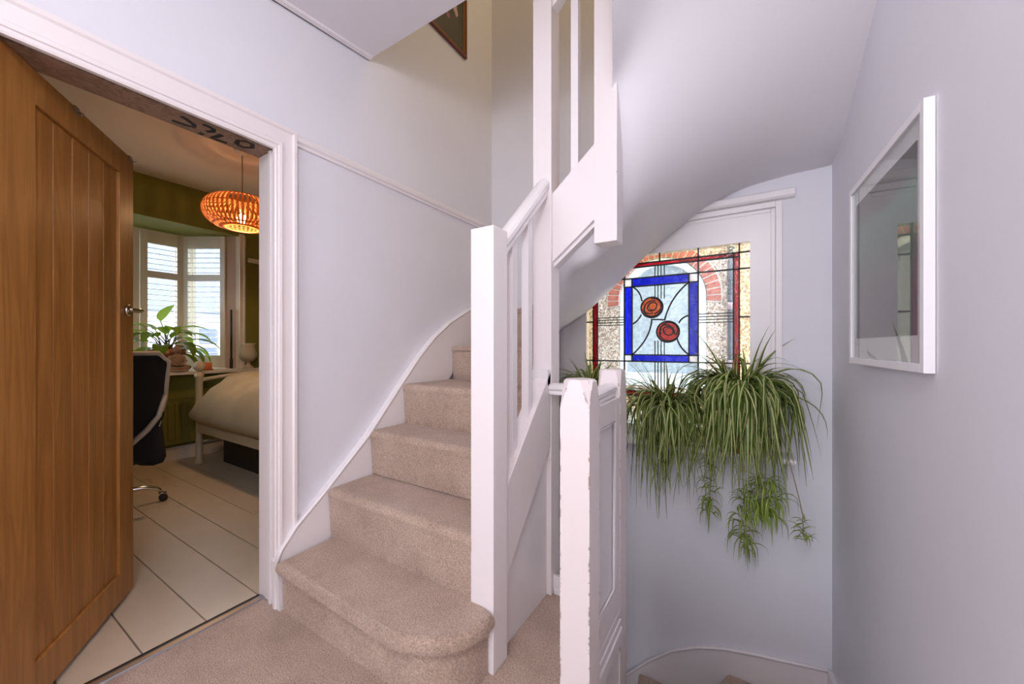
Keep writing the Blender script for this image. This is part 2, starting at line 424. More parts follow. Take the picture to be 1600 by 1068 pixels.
# ------------------------------------------------------------------ staircase up
SX0, SX1 = -1.645, -0.806
RY = [0.835, 1.052, 1.283, 1.506]
TZ = [0.216, 0.440, 0.668, 0.890, 1.106, 1.327, 1.548, 1.769, 1.990, 2.211, 2.432, 2.653]
st = thing('staircase', (-1.2, 0.84, 0), 'beige carpeted stairs winding up beside the white left wall', 'staircase')
def step_profile(y0, y1, z0, z1):
    """closed (y,z) outline of a carpeted step: riser, round nosing, tread"""
    r = 0.026; p = [(y0 - 0.002, z0), (y0 - 0.010, z1 - 0.09), (y0 - 0.014, z1 - 2 * r + 0.006)]
    cy, cz = y0 + 0.012, z1 - r
    for k in range(9):
        a = PI * 1.02 - (PI * 0.52) * k / 8
        p.append((cy + 1.15 * r * math.cos(a), cz + r * math.sin(a)))
    p += [(y0 + 0.05, z1 + 0.0008), (y1, z1), (y1, z0)]
    return p
def step(k):
    o = prism('step', step_profile(RY[k], (RY + [1.62])[k + 1] + 0.006, TZ[k] - 0.224, TZ[k]), 'x', SX0 + 0.004, SX1 - (0.0 if k < 3 else -0.05), M_CARPET, st)
    return o
# bullnose bottom step wrapping in front of the newel
def bull(inset, z0, z1, bev, segs):
    pts = [(SX0 + 0.006, 1.075), (SX0 + 0.006, 0.803 + inset)]
    cx, cy, R = -0.90, 1.0, 0.197 - inset
    pts.append((-1.1, 0.803 + inset)); pts.append((cx, cy - R))
    for k in range(1, 9):
        a = -PI / 2 + k / 8 * PI / 2
        pts.append((cx + R * math.cos(a), cy + R * math.sin(a)))
    pts += [(cx + R, 1.034), (-0.812, 1.034), (-0.812, 1.075)]
    bm = bmesh.new(); prism_bm(bm, pts, 'z', z0, z1)
    if bev:
        es = [e for e in bm.edges if abs(e.verts[0].co.z - e.verts[1].co.z) < 1e-5]
        bmesh.ops.bevel(bm, geom=es, offset=bev, segments=segs, affect='EDGES', profile=0.5)
    return bm
bm = bull(0.030, 0.0, 0.185, 0, 1)
bm2 = bull(0.0, 0.158, 0.217, 0.024, 4)
me_ = bpy.data.meshes.new('t'); bm2.to_mesh(me_); bm2.free(); bm.from_mesh(me_)
tag(from_bm('step', bm, M_CARPET, st), 'bottom step with a rounded bullnose end')
for k in (1, 2, 3): step(k)
# winders
PHI = [19, 41, 63, 84, 97, 113, 136, 156, 176]
PCX = [-0.83, -0.83, -0.83, -0.71, -0.60, -0.47, -0.45, -0.43, -0.42]
CY = 1.64
def ray_rect(phi, cx):
    a = math.radians(phi); dx, dy = -math.cos(a), math.sin(a)
    ts = []
    if dx < 0: ts.append((SX0 + 0.004 - cx) / dx)
    if dx > 0: ts.append((XR - 0.02 - cx) / dx)
    if dy > 1e-6: ts.append((YE - 0.02 - CY) / dy)
    t = min(ts); return (cx + dx * t, CY + dy * t)
for k, p in enumerate(PHI[:-1]):
    nxt = PHI[k + 1]; c0, c1 = PCX[k], PCX[k + 1]
    z = TZ[k + 4]
    e0, e1 = ray_rect(p - 1.0, c0), ray_rect(nxt + 0.5, c1)
    def tip(c, e, r): L_ = math.hypot(e[0] - c, e[1] - CY); return (c + (e[0] - c) * r / L_, CY + (e[1] - CY) * r / L_)
    r0 = 0.24 if k >= 4 else 0.0          # the inner ends of the upper winders are housed behind the newel
    r1 = 0.24 if k >= 3 else 0.0
    pts = [tip(c0, e0, r0), e0]
    if e0[0] < SX0 + 0.01 and e1[0] > SX0 + 0.01: pts.append((SX0 + 0.004, YE - 0.02))
    if e0[0] < XR - 0.03 and e1[0] > XR - 0.03: pts.append((XR - 0.02, YE - 0.02))
    pts.append(e1)
    t1 = tip(c1, e1, r1)
    if math.hypot(t1[0] - pts[0][0], t1[1] - pts[0][1]) > 1e-4: pts.append(t1)
    bm = bmesh.new(); prism_bm(bm, pts, 'z', z - 0.032, z, 0.010, 3)
    a = math.radians(p); nx, ny = math.sin(a) * 0.02, math.cos(a) * 0.02   # riser board
    e = ray_rect(p, c0); s0 = tip(c0, e, r0); q = [s0, e, (e[0] + nx, min(e[1] + ny, YE - 0.004)), (s0[0] + nx, s0[1] + abs(ny))]
    prism_bm(bm, q, 'z', z - (0.19 if k >= 4 else 0.221), z - 0.02)
    from_bm('step', bm, M_CARPET, st)
tread_fill = prism('step', [(SX0 + 0.004, 1.56), (-0.80, 1.56), (-0.80, 1.60), (SX0 + 0.004, 1.90)], 'z', 0.86, 0.889, M_CARPET, st)
# wall string: swept white board with a beaded top edge
WS = [(0.812, 0.205), (0.83, 0.250), (0.894, 0.325), (1.023, 0.430), (1.26, 0.642), (1.5, 0.910), (1.62, 1.040), (1.746, 1.156), (1.90, 1.262), (2.109, 1.363), (2.30, 1.43), (2.44, 1.47)]
lo = [(2.44, 1.25), (2.1, 1.10), (1.86, 0.87), (1.5, 0.45), (1.28, 0.2), (1.05, 0.02), (0.86, 0.0), (0.823, 0.0)]
prism('wall_string', WS + lo, 'x', XW + 0.001, -1.645, M_PAINT, st)
bm = bmesh.new(); tube_bm(bm, [(-1.648, y, z) for y, z in WS], 0.008, 8)
from_bm('string_bead', bm, M_PAINT, st, True)
# newel posts
def post_bm(x0, x1, y0, y1, z0, z1, bev=0.003):
    bm = bmesh.new(); bx(bm, x0, x1, y0, y1, z0, z1, bev); return bm
n1 = from_bm('newel_post', post_bm(-0.808, -0.712, 1.038, 1.126, 0.0, 1.515), M_CHIP2, st)
n2 = from_bm('newel_post', post_bm(-0.814, -0.722, 1.505, 1.592, 0.0, 3.35), M_CHIP2, st)
n3 = from_bm('newel_post', post_bm(-0.527, -0.431, 1.508, 1.592, 1.534, 3.60), M_CHIP2, st)
# outer string between the first two newels, panel below, balusters and rail above
yA, yB = 1.126, 1.505
def sz(y): return 0.61 + (y - 1.149) * 1.09
prism('outer_string', [(yA, sz(yA)), (yB, sz(yB)), (yB, sz(yB) - 0.328), (yA, sz(yA) - 0.328)], 'x', -0.795, -0.724, M_CHIP2, st, 0.003)
prism('spandrel_panel', [(yA, 0.0), (yB, 0.0), (yB, sz(yB) - 0.30), (yA, sz(yA) - 0.30)], 'x', -0.775, -0.745, M_PAINT, st)
box('string_block', -0.800, -0.724, 1.472, yB, sz(1.49) - 0.05, sz(1.49) + 0.02, M_PAINT, st, 0.003)
def rz_(y): return 1.40 + (y - 1.12) * 0.985
for y in (1.215, 1.338):
    prism('baluster', [(y, sz(y) - 0.02), (y + 0.036, sz(y + 0.036) - 0.02), (y + 0.036, rz_(y + 0.036) + 0.01), (y, rz_(y) + 0.01)], 'x', -0.778, -0.745, M_PAINT, st, 0.002)
def rail_profile(w, h):
    """(across, up) outline of a rounded handrail with a waist"""
    p = [(-w * .36, 0), (w * .36, 0), (w * .40, h * .16), (w * .34, h * .30), (w * .50, h * .50), (w * .48, h * .74)]
    for k in range(1, 6):
        a = PI * (0.12 + 0.76 * k / 6)
        p.append((w * .5 * math.cos(a), h * .62 + h * .38 * math.sin(a)))
    p += [(-w * .48, h * .74), (-w * .50, h * .50), (-w * .34, h * .30), (-w * .40, h * .16)]
    return p
def sweep(name, prof, a, b, mat, parent, side):
    """straight rail: profile stays vertical-cut, from point a to point b; side = unit vector across"""
    bm = bmesh.new(); A = []; B = []
    for s, u in prof:
        A.append(bm.verts.new(Vector(a) + Vector(side) * s + Vector((0, 0, u))))
        B.append(bm.verts.new(Vector(b) + Vector(side) * s + Vector((0, 0, u))))
    n = len(prof)
    bm.faces.new(A); bm.faces.new(B[::-1])
    for k in range(n): bm.faces.new((A[k], B[k], B[(k + 1) % n], A[(k + 1) % n]))
    return from_bm(name, bm, mat, parent)
sweep('handrail', rail_profile(0.066, 0.082), (-0.762, yA - 0.001, rz_(yA)), (-0.762, yB + 0.001, rz_(yB)), M_PAINT, st, (1, 0, 0))
# short upper string, baluster and rail between the second newel and the hanging newel
def uz(x): return 1.49 + (x + 0.71) * 0.81
UX0, UX1 = -0.722, -0.527
prism('upper_string', [(UX0, uz(UX0)), (UX1, uz(UX1)), (UX1, uz(UX1) + 0.318), (UX0, uz(UX0) + 0.306)], 'y', 1.515, 1.575, M_CHIP2, st, 0.003)
prism('string_capping', [(UX0, uz(UX0) - 0.018), (UX1, uz(UX1) - 0.018), (UX1, uz(UX1)), (UX0, uz(UX0))], 'y', 1.535, 1.60, M_PAINT, st)
prism('baluster', [(-0.637, uz(-0.637) + 0.29), (-0.603, uz(-0.603) + 0.30), (-0.603, 2.70), (-0.637, 2.68)], 'y', 1.522, 1.556, M_PAINT, st, 0.002)
sweep('handrail', rail_profile(0.066, 0.082), (UX0, 1.545, 2.625), (UX1, 1.545, 2.625 + 0.195 * 0.81), M_PAINT, st, (0, 1, 0))

# ------------------------------------------------------------------ staircase down
dn = thing('staircase', (0.0, 1.05, -0.24), 'carpeted stairs winding down below the stained glass window', 'staircase')
for y0, y1, z in ((1.03, 1.29, -0.24), (1.29, 1.52, -0.48)):
    prism('step', step_profile(y0 + 0.03, y1 + 0.04, z - 0.24, z), 'x', -0.40, XR - 0.024, M_CARPET, dn)
DC = (-0.44, 1.56)
def drect(phi):   # phi measured from +x towards +y
    a = math.radians(phi); dx, dy = math.cos(a), math.sin(a); ts = []
    if dx > 1e-6: ts.append((XR - 0.024 - DC[0]) / dx)
    if dx < -1e-6: ts.append((XW + 0.024 - DC[0]) / dx)
    if dy > 1e-6: ts.append((YE - 0.024 - DC[1]) / dy)
    t = min(ts); return (DC[0] + dx * t, DC[1] + dy * t)
DPH = [0, 65, 96, 124, 150, 180]; DZ = [-0.72, -0.935, -1.15, -1.365, -1.58]
for k in range(5):
    p0, p1 = DPH[k], DPH[k + 1]
    pts = [DC, drect(p0)]
    for a, c in ((45.9, (XR - 0.024, YE - 0.024)), (145.5, (XW + 0.024, YE - 0.024))):
        if p0 < a < p1: pts.append(c)
    pts.append(drect(p1 + 1.5))
    bm = bmesh.new(); prism_bm(bm, pts, 'z', DZ[k] - 0.045, DZ[k], 0.016, 3)
    e = drect(p1); a = math.radians(p1); nx, ny = math.sin(a) * 0.02, -math.cos(a) * 0.02
    prism_bm(bm, [DC, e, (e[0] + nx, e[1] + ny), (DC[0] + nx, DC[1] + ny)], 'z', DZ[k] - 0.215, DZ[k] - 0.02)
    from_bm('step', bm, M_CARPET, dn)
DS = [(0.363, -0.511), (0.22, -0.535), (0.07, -0.560), (-0.086, -0.593), (-0.22, -0.640), (-0.36, -0.720), (-0.50, -0.845), (-0.63, -0.992), (-0.9, -1.22), (-1.3, -1.50), (-1.66, -1.72)]
prism('wall_string', DS + [(-1.66, -2.4), (0.363, -1.25)], 'y', YE - 0.022, YE - 0.001, M_PAINT, dn)
tube('string_bead', [(x, YE - 0.024, z) for x, z in DS], 0.009, M_PAINT, dn)
prism('wall_string', [(2.42, -0.511), (2.28, -0.475), (2.0, -0.30), (1.5, 0.02), (1.1, 0.12), (1.03, 0.12), (1.03, -0.5), (2.42, -1.0)], 'x', XR - 0.022, XR - 0.001, M_PAINT, dn)

# ------------------------------------------------------------------ landing balustrade round the stairwell
bl = thing('balustrade', (-0.43, 1.25, 0), 'low white panelled balustrade with chipped posts beside the descending stairs', 'balustrade')
def newel_chamfer(name, x0, x1, y0, y1, z0, z1, c, ch):
    """square post whose corners are cut away towards an octagonal, softly eased top"""
    def sq(z, e): return [(x0 + e, y0 + e, z), (x1 - e, y0 + e, z), (x1 - e, y1 - e, z), (x0 + e, y1 - e, z)]
    bm = bmesh.new()
    base = [bm.verts.new(p) for p in sq(z0, 0)]; sh = [bm.verts.new(p) for p in sq(z1 - ch, 0)]
    def octo(z, e, cc):
        a, b, d, f = x0 + e, x1 - e, y0 + e, y1 - e
        return [bm.verts.new(p) for p in ((a, d + cc, z), (a + cc, d, z), (b - cc, d, z), (b, d + cc, z), (b, f - cc, z), (b - cc, f, z), (a + cc, f, z), (a, f - cc, z))]
    o1 = octo(z1 - 0.006, 0.0, c); o2 = octo(z1, 0.005, c)
    bm.faces.new(base[::-1])
    for k in range(4): bm.faces.new((base[k], base[(k + 1) % 4], sh[(k + 1) % 4], sh[k]))
    # corner k of the shoulder feeds octagon verts 2k and 2k+1
    for k in range(4):
        bm.faces.new((sh[k], o1[2 * k + 1], o1[2 * k]))
        bm.faces.new((sh[k], sh[(k + 1) % 4], o1[(2 * k + 2) % 8], o1[2 * k + 1]))
    for k in range(8): bm.faces.new((o1[k], o1[(k + 1) % 8], o2[(k + 1) % 8], o2[k]))
    bm.faces.new(o2)
    return from_bm(name, bm, M_CHIP, bl)
newel_chamfer('newel_post', -0.456, -0.366, 1.010, 1.100, -0.22, 1.010, 0.027, 0.085)
newel_chamfer('newel_post', -0.487, -0.399, 1.440, 1.530, -0.75, 1.015, 0.016, 0.10)
xa, xb = -0.445, -0.412
sweep('top_rail', rail_profile(0.062, 0.05), (-0.428, 1.09, 0.905), (-0.440, 1.45, 0.915), M_PAINT, bl, (1, 0, 0))
box('panel_board', xa, xb, 1.098, 1.442, -0.02, 0.91, M_PAINT, bl, 0.0)
for s in (1,):
    x = xb
    box('panel_stile', x, x + 0.012, 1.10, 1.155, 0.1, 0.91, M_CHIP2, bl, 0.002)
    box('panel_stile', x, x + 0.012, 1.385, 1.441, 0.1, 0.91, M_CHIP2, bl, 0.002)
    box('panel_rail', x, x + 0.012, 1.155, 1.385, 0.83, 0.91, M_CHIP2, bl, 0.002)
    box('panel_rail', x, x + 0.012, 1.155, 1.385, 0.10, 0.20, M_CHIP2, bl, 0.002)
    for k, (px, z0, z1) in enumerate(((0.022, -0.02, 0.035), (0.017, 0.035, 0.065), (0.013, 0.065, 0.10))):
        box('base_moulding', x, x + px, 1.10, 1.441, z0, z1, M_CHIP2, bl, 0.004)
    tube('panel_bead', [(x + 0.006, 1.16, 0.205), (x + 0.006, 1.16, 0.825), (x + 0.006, 1.38, 0.825), (x + 0.006, 1.38, 0.205)], 0.006, M_PAINT, bl, 6, True)
sweep('top_rail', rail_profile(0.062, 0.05), (-0.723, 1.51, 0.895), (-0.486, 1.49, 0.895), M_PAINT, bl, (0, 1, 0))
box('panel_board', -0.722, -0.486, 1.528, 1.545, 0.02, 0.08, M_PAINT, bl, 0.002)

# ------------------------------------------------------------------ door frame and oak door
dr = bpy.data.objects.new('door_1', None); COL.objects.link(dr); dr.location = (-1.76, 0.45, 0); struct(dr, 'white doorway with an open oak plank door into the bedroom')
AX = XW + 0.022
def arch_prof(inner, outer, flip):
    """across-section from the inner edge to the outer edge, (across, out)"""
    d = outer - inner
    return [(inner, XW), (inner, AX - 0.006), (inner + d * .06, AX - 0.003), (inner + d * .16, AX - 0.004), (inner + d * .18, AX + 0.002), (inner + d * .30, AX + 0.004), (inner + d * .36, AX - 0.006),
            (inner + d * .80, AX - 0.001), (inner + d * .86, AX + 0.006), (outer, AX + 0.006), (outer, XW)]
AP = arch_prof(0.0, 0.088, 1); YI0, YI1, ZI = 0.120, 0.817, 1.938; KZ = 1.22
def rib(name, pa, pb):
    n = len(pa); bm = bmesh.new(); A = [bm.verts.new(p) for p in pa]; B = [bm.verts.new(p) for p in pb]
    bm.faces.new(A); bm.faces.new(B[::-1])
    for k in range(n): bm.faces.new((A[k], B[k], B[(k + 1) % n], A[(k + 1) % n]))
    return from_bm(name, bm, M_CHIP2, dr)
rib('architrave', [(x, YI1 + d, 0) for d, x in AP], [(x, YI1 + d, ZI + d * KZ) for d, x in AP])
rib('architrave', [(x, YI0 - d, 0) for d, x in AP], [(x, YI0 - d, ZI + d * KZ) for d, x in AP])
rib('architrave', [(x, YI0 - d, ZI + d * KZ) for d, x in AP], [(x, YI1 + d, ZI + d * KZ) for d, x in AP])
box('lining', XB - 0.004, XW + 0.002, D1, D1 + 0.02, 0, DH, M_CHIP2, dr, 0.0)
box('lining', XB - 0.004, XW + 0.002, D0 - 0.02, D0, 0, DH, M_PAINT, dr, 0.0)
tag(box('lining', XB - 0.004, XW - 0.03, D0, D1, DH - 0.002, DH + 0.02, M_PINE, dr, 0.0), 'bare brown wood head lining with black lettering')
box('door_stop', XW - 0.05, XW - 0.03, D1 - 0.010, D1, 0, DH - 0.002, M_PAINT, dr, 0.002)
# black painted lettering on the underside of the bare lining
STROKES = [[(-1.744, .530), (-1.752, .548), (-1.770, .577), (-1.791, .583), (-1.800, .560), (-1.806, .522)],
           [(-1.740, .593), (-1.737, .610), (-1.745, .630), (-1.765, .634), (-1.786, .620)], [(-1.818, .608), (-1.824, .624)],
           [(-1.760, .664), (-1.800, .656), (-1.822, .650), (-1.820, .672), (-1.814, .701)],
           [(-1.790, .724), (-1.752, .716), (-1.734, .735), (-1.733, .758), (-1.766, .774), (-1.795, .752), (-1.790, .724)]]
for s in STROKES:
    V = []; 
    for i, (x, y) in enumerate(s):
        a = Vector(s[max(i - 1, 0)]); b = Vector(s[min(i + 1, len(s) - 1)]); t = (b - a).normalized(); n = Vector((-t.y, t.x)) * 0.009
        V += [(x + n.x, y + n.y, DH - 0.0025), (x - n.x, y - n.y, DH - 0.0025)]
    from_py('letter', V, [(2 * i, 2 * i + 1, 2 * i + 3, 2 * i + 2) for i in range(len(s) - 1)], M_DARK, dr)
# metal threshold strip
th_ = prism('threshold_strip', [(-1.822, 0.0), (-1.786, 0.0), (-1.789, 0.006), (-1.804, 0.010), (-1.819, 0.006)], 'y', D0 + 0.002, D1 - 0.002, M_STEEL, dr)
box('threshold_strip', -1.836, -1.822, D0 + 0.002, D1 - 0.002, -0.018, 0.003, M_DARK, dr, 0.0)
box('threshold_strip', -1.786, XW, D0 + 0.002, D1 - 0.002, -0.02, -0.0005, M_CARPET, dr, 0.0)
# the leaf, in its own frame: x along the width, y through the thickness (0 = visible face), z up
DL = 0.757
HX, HY = -1.706, 0.130
leaf = bpy.data.objects.new('door_2', None); COL.objects.link(leaf); leaf['_local'] = 1
leaf.location = (HX, HY, 0); leaf.rotation_euler = (0, 0, math.atan2(0.546, -0.838)); struct(leaf, 'open oak door leaf with vertical planks and chrome lever')
# local +y is (-.546,-.838): away from the camera; visible face at y = 0
Z0, Z1 = 0.022, 1.945
box('stile', 0.0, 0.148, 0.0, 0.038, Z0, Z1, M_OAK, leaf, 0.002)
box('stile', 0.640, DL, 0.0, 0.038, Z0, Z1, M_OAK, leaf, 0.002)
box('top_rail', 0.148, 0.640, 0.0, 0.038, 1.842, Z1, M_OAK, leaf, 0.002)
box('bottom_rail', 0.148, 0.640, 0.0, 0.038, Z0, 0.142, M_OAK, leaf, 0.002)
pw = (0.640 - 0.148) / 5
for k in range(5):
    x0 = 0.148 + k * pw
    box('plank', x0 + 0.0008, x0 + pw - 0.0008, 0.010, 0.028, 0.142, 1.842, M_OAKP, leaf, 0.0035)
bm = bmesh.new(); 
lathe_bm(bm, [(0.0, -0.004), (0.026, -0.004), (0.026, 0.004), (0.022, 0.007), (0.0, 0.007)], (0, 0, 0), 20)
bmesh.ops.rotate(bm, verts=bm.verts, cent=(0, 0, 0), matrix=Matrix.Rotation(PI / 2, 3, 'X'))
bmesh.ops.translate(bm, verts=bm.verts, vec=(0.700, -0.004, 1.262))
hd = from_bm('handle', bm, M_CHROME, leaf, True); hd['_local'] = 1
o = tube('lever', [(0.700, -0.006, 1.262), (0.700, -0.040, 1.262), (0.696, -0.050, 1.262), (0.680, -0.054, 1.262), (0.585, -0.052, 1.260)], [0.009, 0.009, 0.009, 0.009, 0.007], M_CHROME, hd, 10)
for k, x in enumerate((0.345, 0.728)):
    hk = thing('over_door_hook', (HX + x * -0.838, HY + x * 0.546, Z1), ['small dark metal hook over the top edge of the oak door, nearer its middle', 'small dark metal hook over the top corner of the oak door above the lever'][k], 'hook', 'hooks over the door', math.atan2(0.546, -0.838), True)
    bm = bmesh.new(); bx(bm, -0.012, 0.012, -0.003, 0.041, 0.0, 0.003); bx(bm, -0.012, 0.012, -0.003, -0.0005, -0.022, 0.0); bx(bm, -0.012, 0.012, 0.0385, 0.041, -0.022, 0.0)
    from_bm('strap', bm, M_STEEL, hk)
    tube('prong', [(0, -0.003, -0.018), (0, -0.014, -0.024), (0, -0.018, -0.016)], 0.003, M_STEEL, hk, 6)

# ------------------------------------------------------------------ stained glass stair window
wn = bpy.data.objects.new('window_1', None); COL.objects.link(wn); wn.location = (-0.44, YE, WZ0); struct(wn, 'white framed stained glass window with roses over the stairs')
W0, W1, B0, B1 = -0.911, 0.036, 0.700, 1.685
PY = 2.46
def ring(bm, x0, x1, z0, z1, t, y0, y1, bev=0.003, tb=None):
    tb = tb or t
    bx(bm, x0, x0 + t, y0, y1, z0, z1, bev); bx(bm, x1 - t, x1, y0, y1, z0, z1, bev)
    bx(bm, x0 + t, x1 - t, y0, y1, z1 - t, z1, bev); bx(bm, x0 + t, x1 - t, y0, y1, z0, z0 + tb, bev)
bm = bmesh.new(); ring(bm, WX0 - 0.012, WX1 + 0.012, WZ0, WZ1 + 0.012, 0.030, YE - 0.012, YE + 0.10)
from_bm('window_frame', bm, M_PAINT, wn)
bm = bmesh.new(); ring(bm, WX0 + 0.018, WX1 - 0.018, WZ0 + 0.02, WZ1 - 0.018, 0.020, YE + 0.006, YE + 0.08)
from_bm('window_frame', bm, M_PAINT, wn)
bm = bmesh.new()
bx(bm, WX0 + 0.038, W0, YE + 0.012, YE + 0.07, WZ0 + 0.04, WZ1 - 0.038); bx(bm, W1, WX1 - 0.038, YE + 0.012, YE + 0.07, WZ0 + 0.04, WZ1 - 0.038)
bx(bm, W0, W1, YE + 0.012, YE + 0.07, B1, WZ1 - 0.038); bx(bm, W0, W1, YE + 0.012, YE + 0.07, WZ0 + 0.04, B0 - 0.09)
from_bm('casement', bm, M_PAINT, wn)
prism('head_board', [(YE, WZ1 + 0.014), (YE - 0.022, WZ1 + 0.020), (YE - 0.030, WZ1 + 0.030), (YE - 0.030, WZ1 + 0.058), (YE - 0.022, WZ1 + 0.066), (YE, WZ1 + 0.066)], 'x', WX0 - 0.05, 0.232, M_PAINT, wn)
prism('window_sill', [(YE + 0.02, 0.515), (2.31, 0.515), (2.300, 0.520), (2.296, 0.530), (2.300, 0.541), (2.31, 0.546), (YE + 0.02, 0.546)], 'x', -1.15, 0.225, M_PAINT, wn)
# side curtain of light: narrow fixed light left of the casement is all frame; leaded panel follows
G_CLEAR = glass_mat('clear_rippled_glass', (0.93, 0.97, 0.98), ripple=0.25)
G_BLUE = glass_mat('cobalt_blue_glass', (0.004, 0.012, 0.62), ripple=0.5)
G_RED = glass_mat('ruby_red_glass', (0.36, 0.004, 0.010), ripple=0.5)
G_AMBER = glass_mat('pale_amber_glass', (0.96, 0.84, 0.58), ripple=0.3)
G_WHITE = glass_mat('opal_white_glass', (0.85, 0.87, 0.88), ripple=0.3, frosted=0.5)
G_GREEN = glass_mat('pale_green_strip_glass', (0.90, 0.96, 0.92), ripple=0.2)
def rose_mat(name, a, b_):
    m = glass_mat(name, a, rough=0.35, ripple=0.0)
    nt = m.node_tree; tr = [n for n in nt.nodes if n.type == 'BSDF_TRANSPARENT'][0]
    v = coords(nt)
    q = lambda c: tuple(math.sqrt(x) for x in c)
    nt.links.new(ramp(nt, noise(nt, v, 22, 4, 0.6, 1.5), [(0.35, q(a)), (0.66, q(b_))]), tr.inputs[0])
    return m
G_ROSE = rose_mat('orange_red_rose_glass', (0.62, 0.02, 0.005), (0.95, 0.22, 0.03))
G_ROSE2 = rose_mat('deep_red_rose_glass', (0.42, 0.004, 0.003), (0.80, 0.05, 0.015))
def pane(x0, x1, z0, z1, mat): return box('pane', x0, x1, PY - 0.002, PY + 0.002, z0, z1, mat, wn, 0.0)
X = [W0, -.863, -.835, -.654, -.605, -.465, -.410, -.272, -.222, -.043, -.015, W1]
Zs = [B0, .792, .819, 1.009, 1.051, 1.244, 1.295, 1.487, 1.540, 1.609, 1.632, B1]
# amber border
for x0, x1 in ((X[0], X[1]), (X[10], X[11])):
    for z0, z1 in ((B0, .80), (.80, 1.009), (1.009, 1.27), (1.27, 1.54), (1.54, 1.62), (1.62, B1)): pane(x0, x1, z0, z1, G_AMBER)
for z0, z1 in ((B0, Zs[1]), (Zs[10], B1)):
    for x0, x1 in ((X[1], -.654), (-.654, -.4375), (-.4375, -.222), (-.222, X[10])): pane(x0, x1, z0, z1, G_AMBER)
# ruby strips in short lengths
for x0, x1 in ((X[1], X[2]), (X[9], X[10])):
    zz = [Zs[1], .91, 1.009, 1.13, 1.27, 1.40, 1.54, Zs[10]]
    for a, b in zip(zz, zz[1:]): pane(x0, x1, a, b, G_RED)
for z0, z1 in ((Zs[1], Zs[2]), (Zs[9], Zs[10])):
    xx = [X[2], -.75, -.654, -.55, -.4375, -.32, -.222, -.13, X[9]]
    for a, b in zip(xx, xx[1:]): pane(a, b, z0, z1, G_RED)
for x0, x1 in ((X[0], X[1]), (X[10], X[11])):
    for z0, z1 in ((Zs[1], Zs[2]), (Zs[9], Zs[10])): pass
# clear field around the blue square
def stripes_v(z0, z1):
    for a, b in ((-.465, -.447), (-.447, -.429), (-.429, -.410)): pane(a, b, z0, z1, G_GREEN)
def stripes_h(x0, x1):
    for a, b in ((1.244, 1.261), (1.261, 1.278), (1.278, 1.295)): pane(x0, x1, a, b, G_GREEN)
for z0, z1 in ((Zs[2], Zs[3]), (Zs[8], Zs[9])):
    pane(X[3], -.465, z0, z1, G_CLEAR); pane(-.410, X[8], z0, z1, G_CLEAR); stripes_v(z0, z1)
for x0, x1 in ((X[2], X[3]), (X[8], X[9])):
    for z0, z1 in ((Zs[2], Zs[3]), (Zs[3], Zs[5]), (Zs[6], Zs[8]), (Zs[8], Zs[9])): pane(x0, x1, z0, z1, G_CLEAR)
    stripes_h(x0, x1)
# blue square with white corners
for z0, z1 in ((Zs[3], Zs[4]), (Zs[7], Zs[8])):
    pane(X[4], X[7], z0, z1, G_BLUE); pane(X[3], X[4], z0, z1, G_WHITE); pane(X[7], X[8], z0, z1, G_WHITE)
for x0, x1 in ((X[3], X[4]), (X[7], X[8])): pane(x0, x1, Zs[4], Zs[7], G_BLUE)
# centre light
for a, b in ((X[4], -.465), (-.410, X[7])): pane(a, b, Zs[4], Zs[7], G_CLEAR)
stripes_v(Zs[4], 1.14); stripes_v(1.40, Zs[7]); pane(-.465, -.410, 1.14, 1.40, G_CLEAR)
# lead cames
def came(x0, z0, x1, z1, wd=0.0085):
    bm = bmesh.new()
    if abs(x0 - x1) < 1e-6: bx(bm, x0 - wd / 2, x0 + wd / 2, PY - 0.005, PY + 0.005, z0, z1)
    else: bx(bm, x0, x1, PY - 0.005, PY + 0.005, z0 - wd / 2, z0 + wd / 2)
    from_bm('came', bm, M_LEAD, wn)
for x in (X[1], X[2], X[9], X[10]): came(x, Zs[1], x, Zs[10] if x in (X[2], X[9]) else B1)
for x in (X[1], X[10]): came(x, B0, x, Zs[1])
for z in (Zs[1], Zs[2], Zs[9], Zs[10]): came(X[1] if z in (Zs[2], Zs[9]) else W0, z, X[10] if z in (Zs[2], Zs[9]) else W1, z)
for x in (X[3], X[8]): came(x, B0, x, B1); 
came(-.4375, B0, -.4375, Zs[1]); came(-.4375, Zs[10], -.4375, B1)
for z in (Zs[3], Zs[8]): came(W0, z, W1, z)
for z in (Zs[4], Zs[7]): came(X[3], z, X[8], z)
for x in (X[4], X[7]): came(x, Zs[3], x, Zs[8])
for x in (-.465, -.447, -.429, -.410):
    came(x, Zs[2], x, Zs[3], 0.005); came(x, Zs[8], x, Zs[9], 0.005); came(x, Zs[4], x, 1.14, 0.005); came(x, 1.40, x, Zs[7], 0.005)
for z in (1.244, 1.261, 1.278, 1.295): came(X[2], z, X[3], z, 0.005); came(X[8], z, X[9], z, 0.005)
for x0, x1 in ((X[0], X[1]), (X[10], X[11])): came(x0, 1.27, x1, 1.27)
def cm(p):   # a point of the centre light, measured on the photograph's crop, as (x, z)
    x = -.605 + (p[0] - 258) * (.333 / 339)
    top = 262 - 30 * (p[0] - 258) / 339; bot = 660 + 8 * (p[0] - 258) / 339
    return (x, 1.487 - (p[1] - top) / (bot - top) * 0.436)
def bez(a, b, c, n=12):
    return [(a[0] * (1 - t) ** 2 + 2 * b[0] * t * (1 - t) + c[0] * t * t, a[1] * (1 - t) ** 2 + 2 * b[1] * t * (1 - t) + c[1] * t * t) for t in [k / n for k in range(n + 1)]]
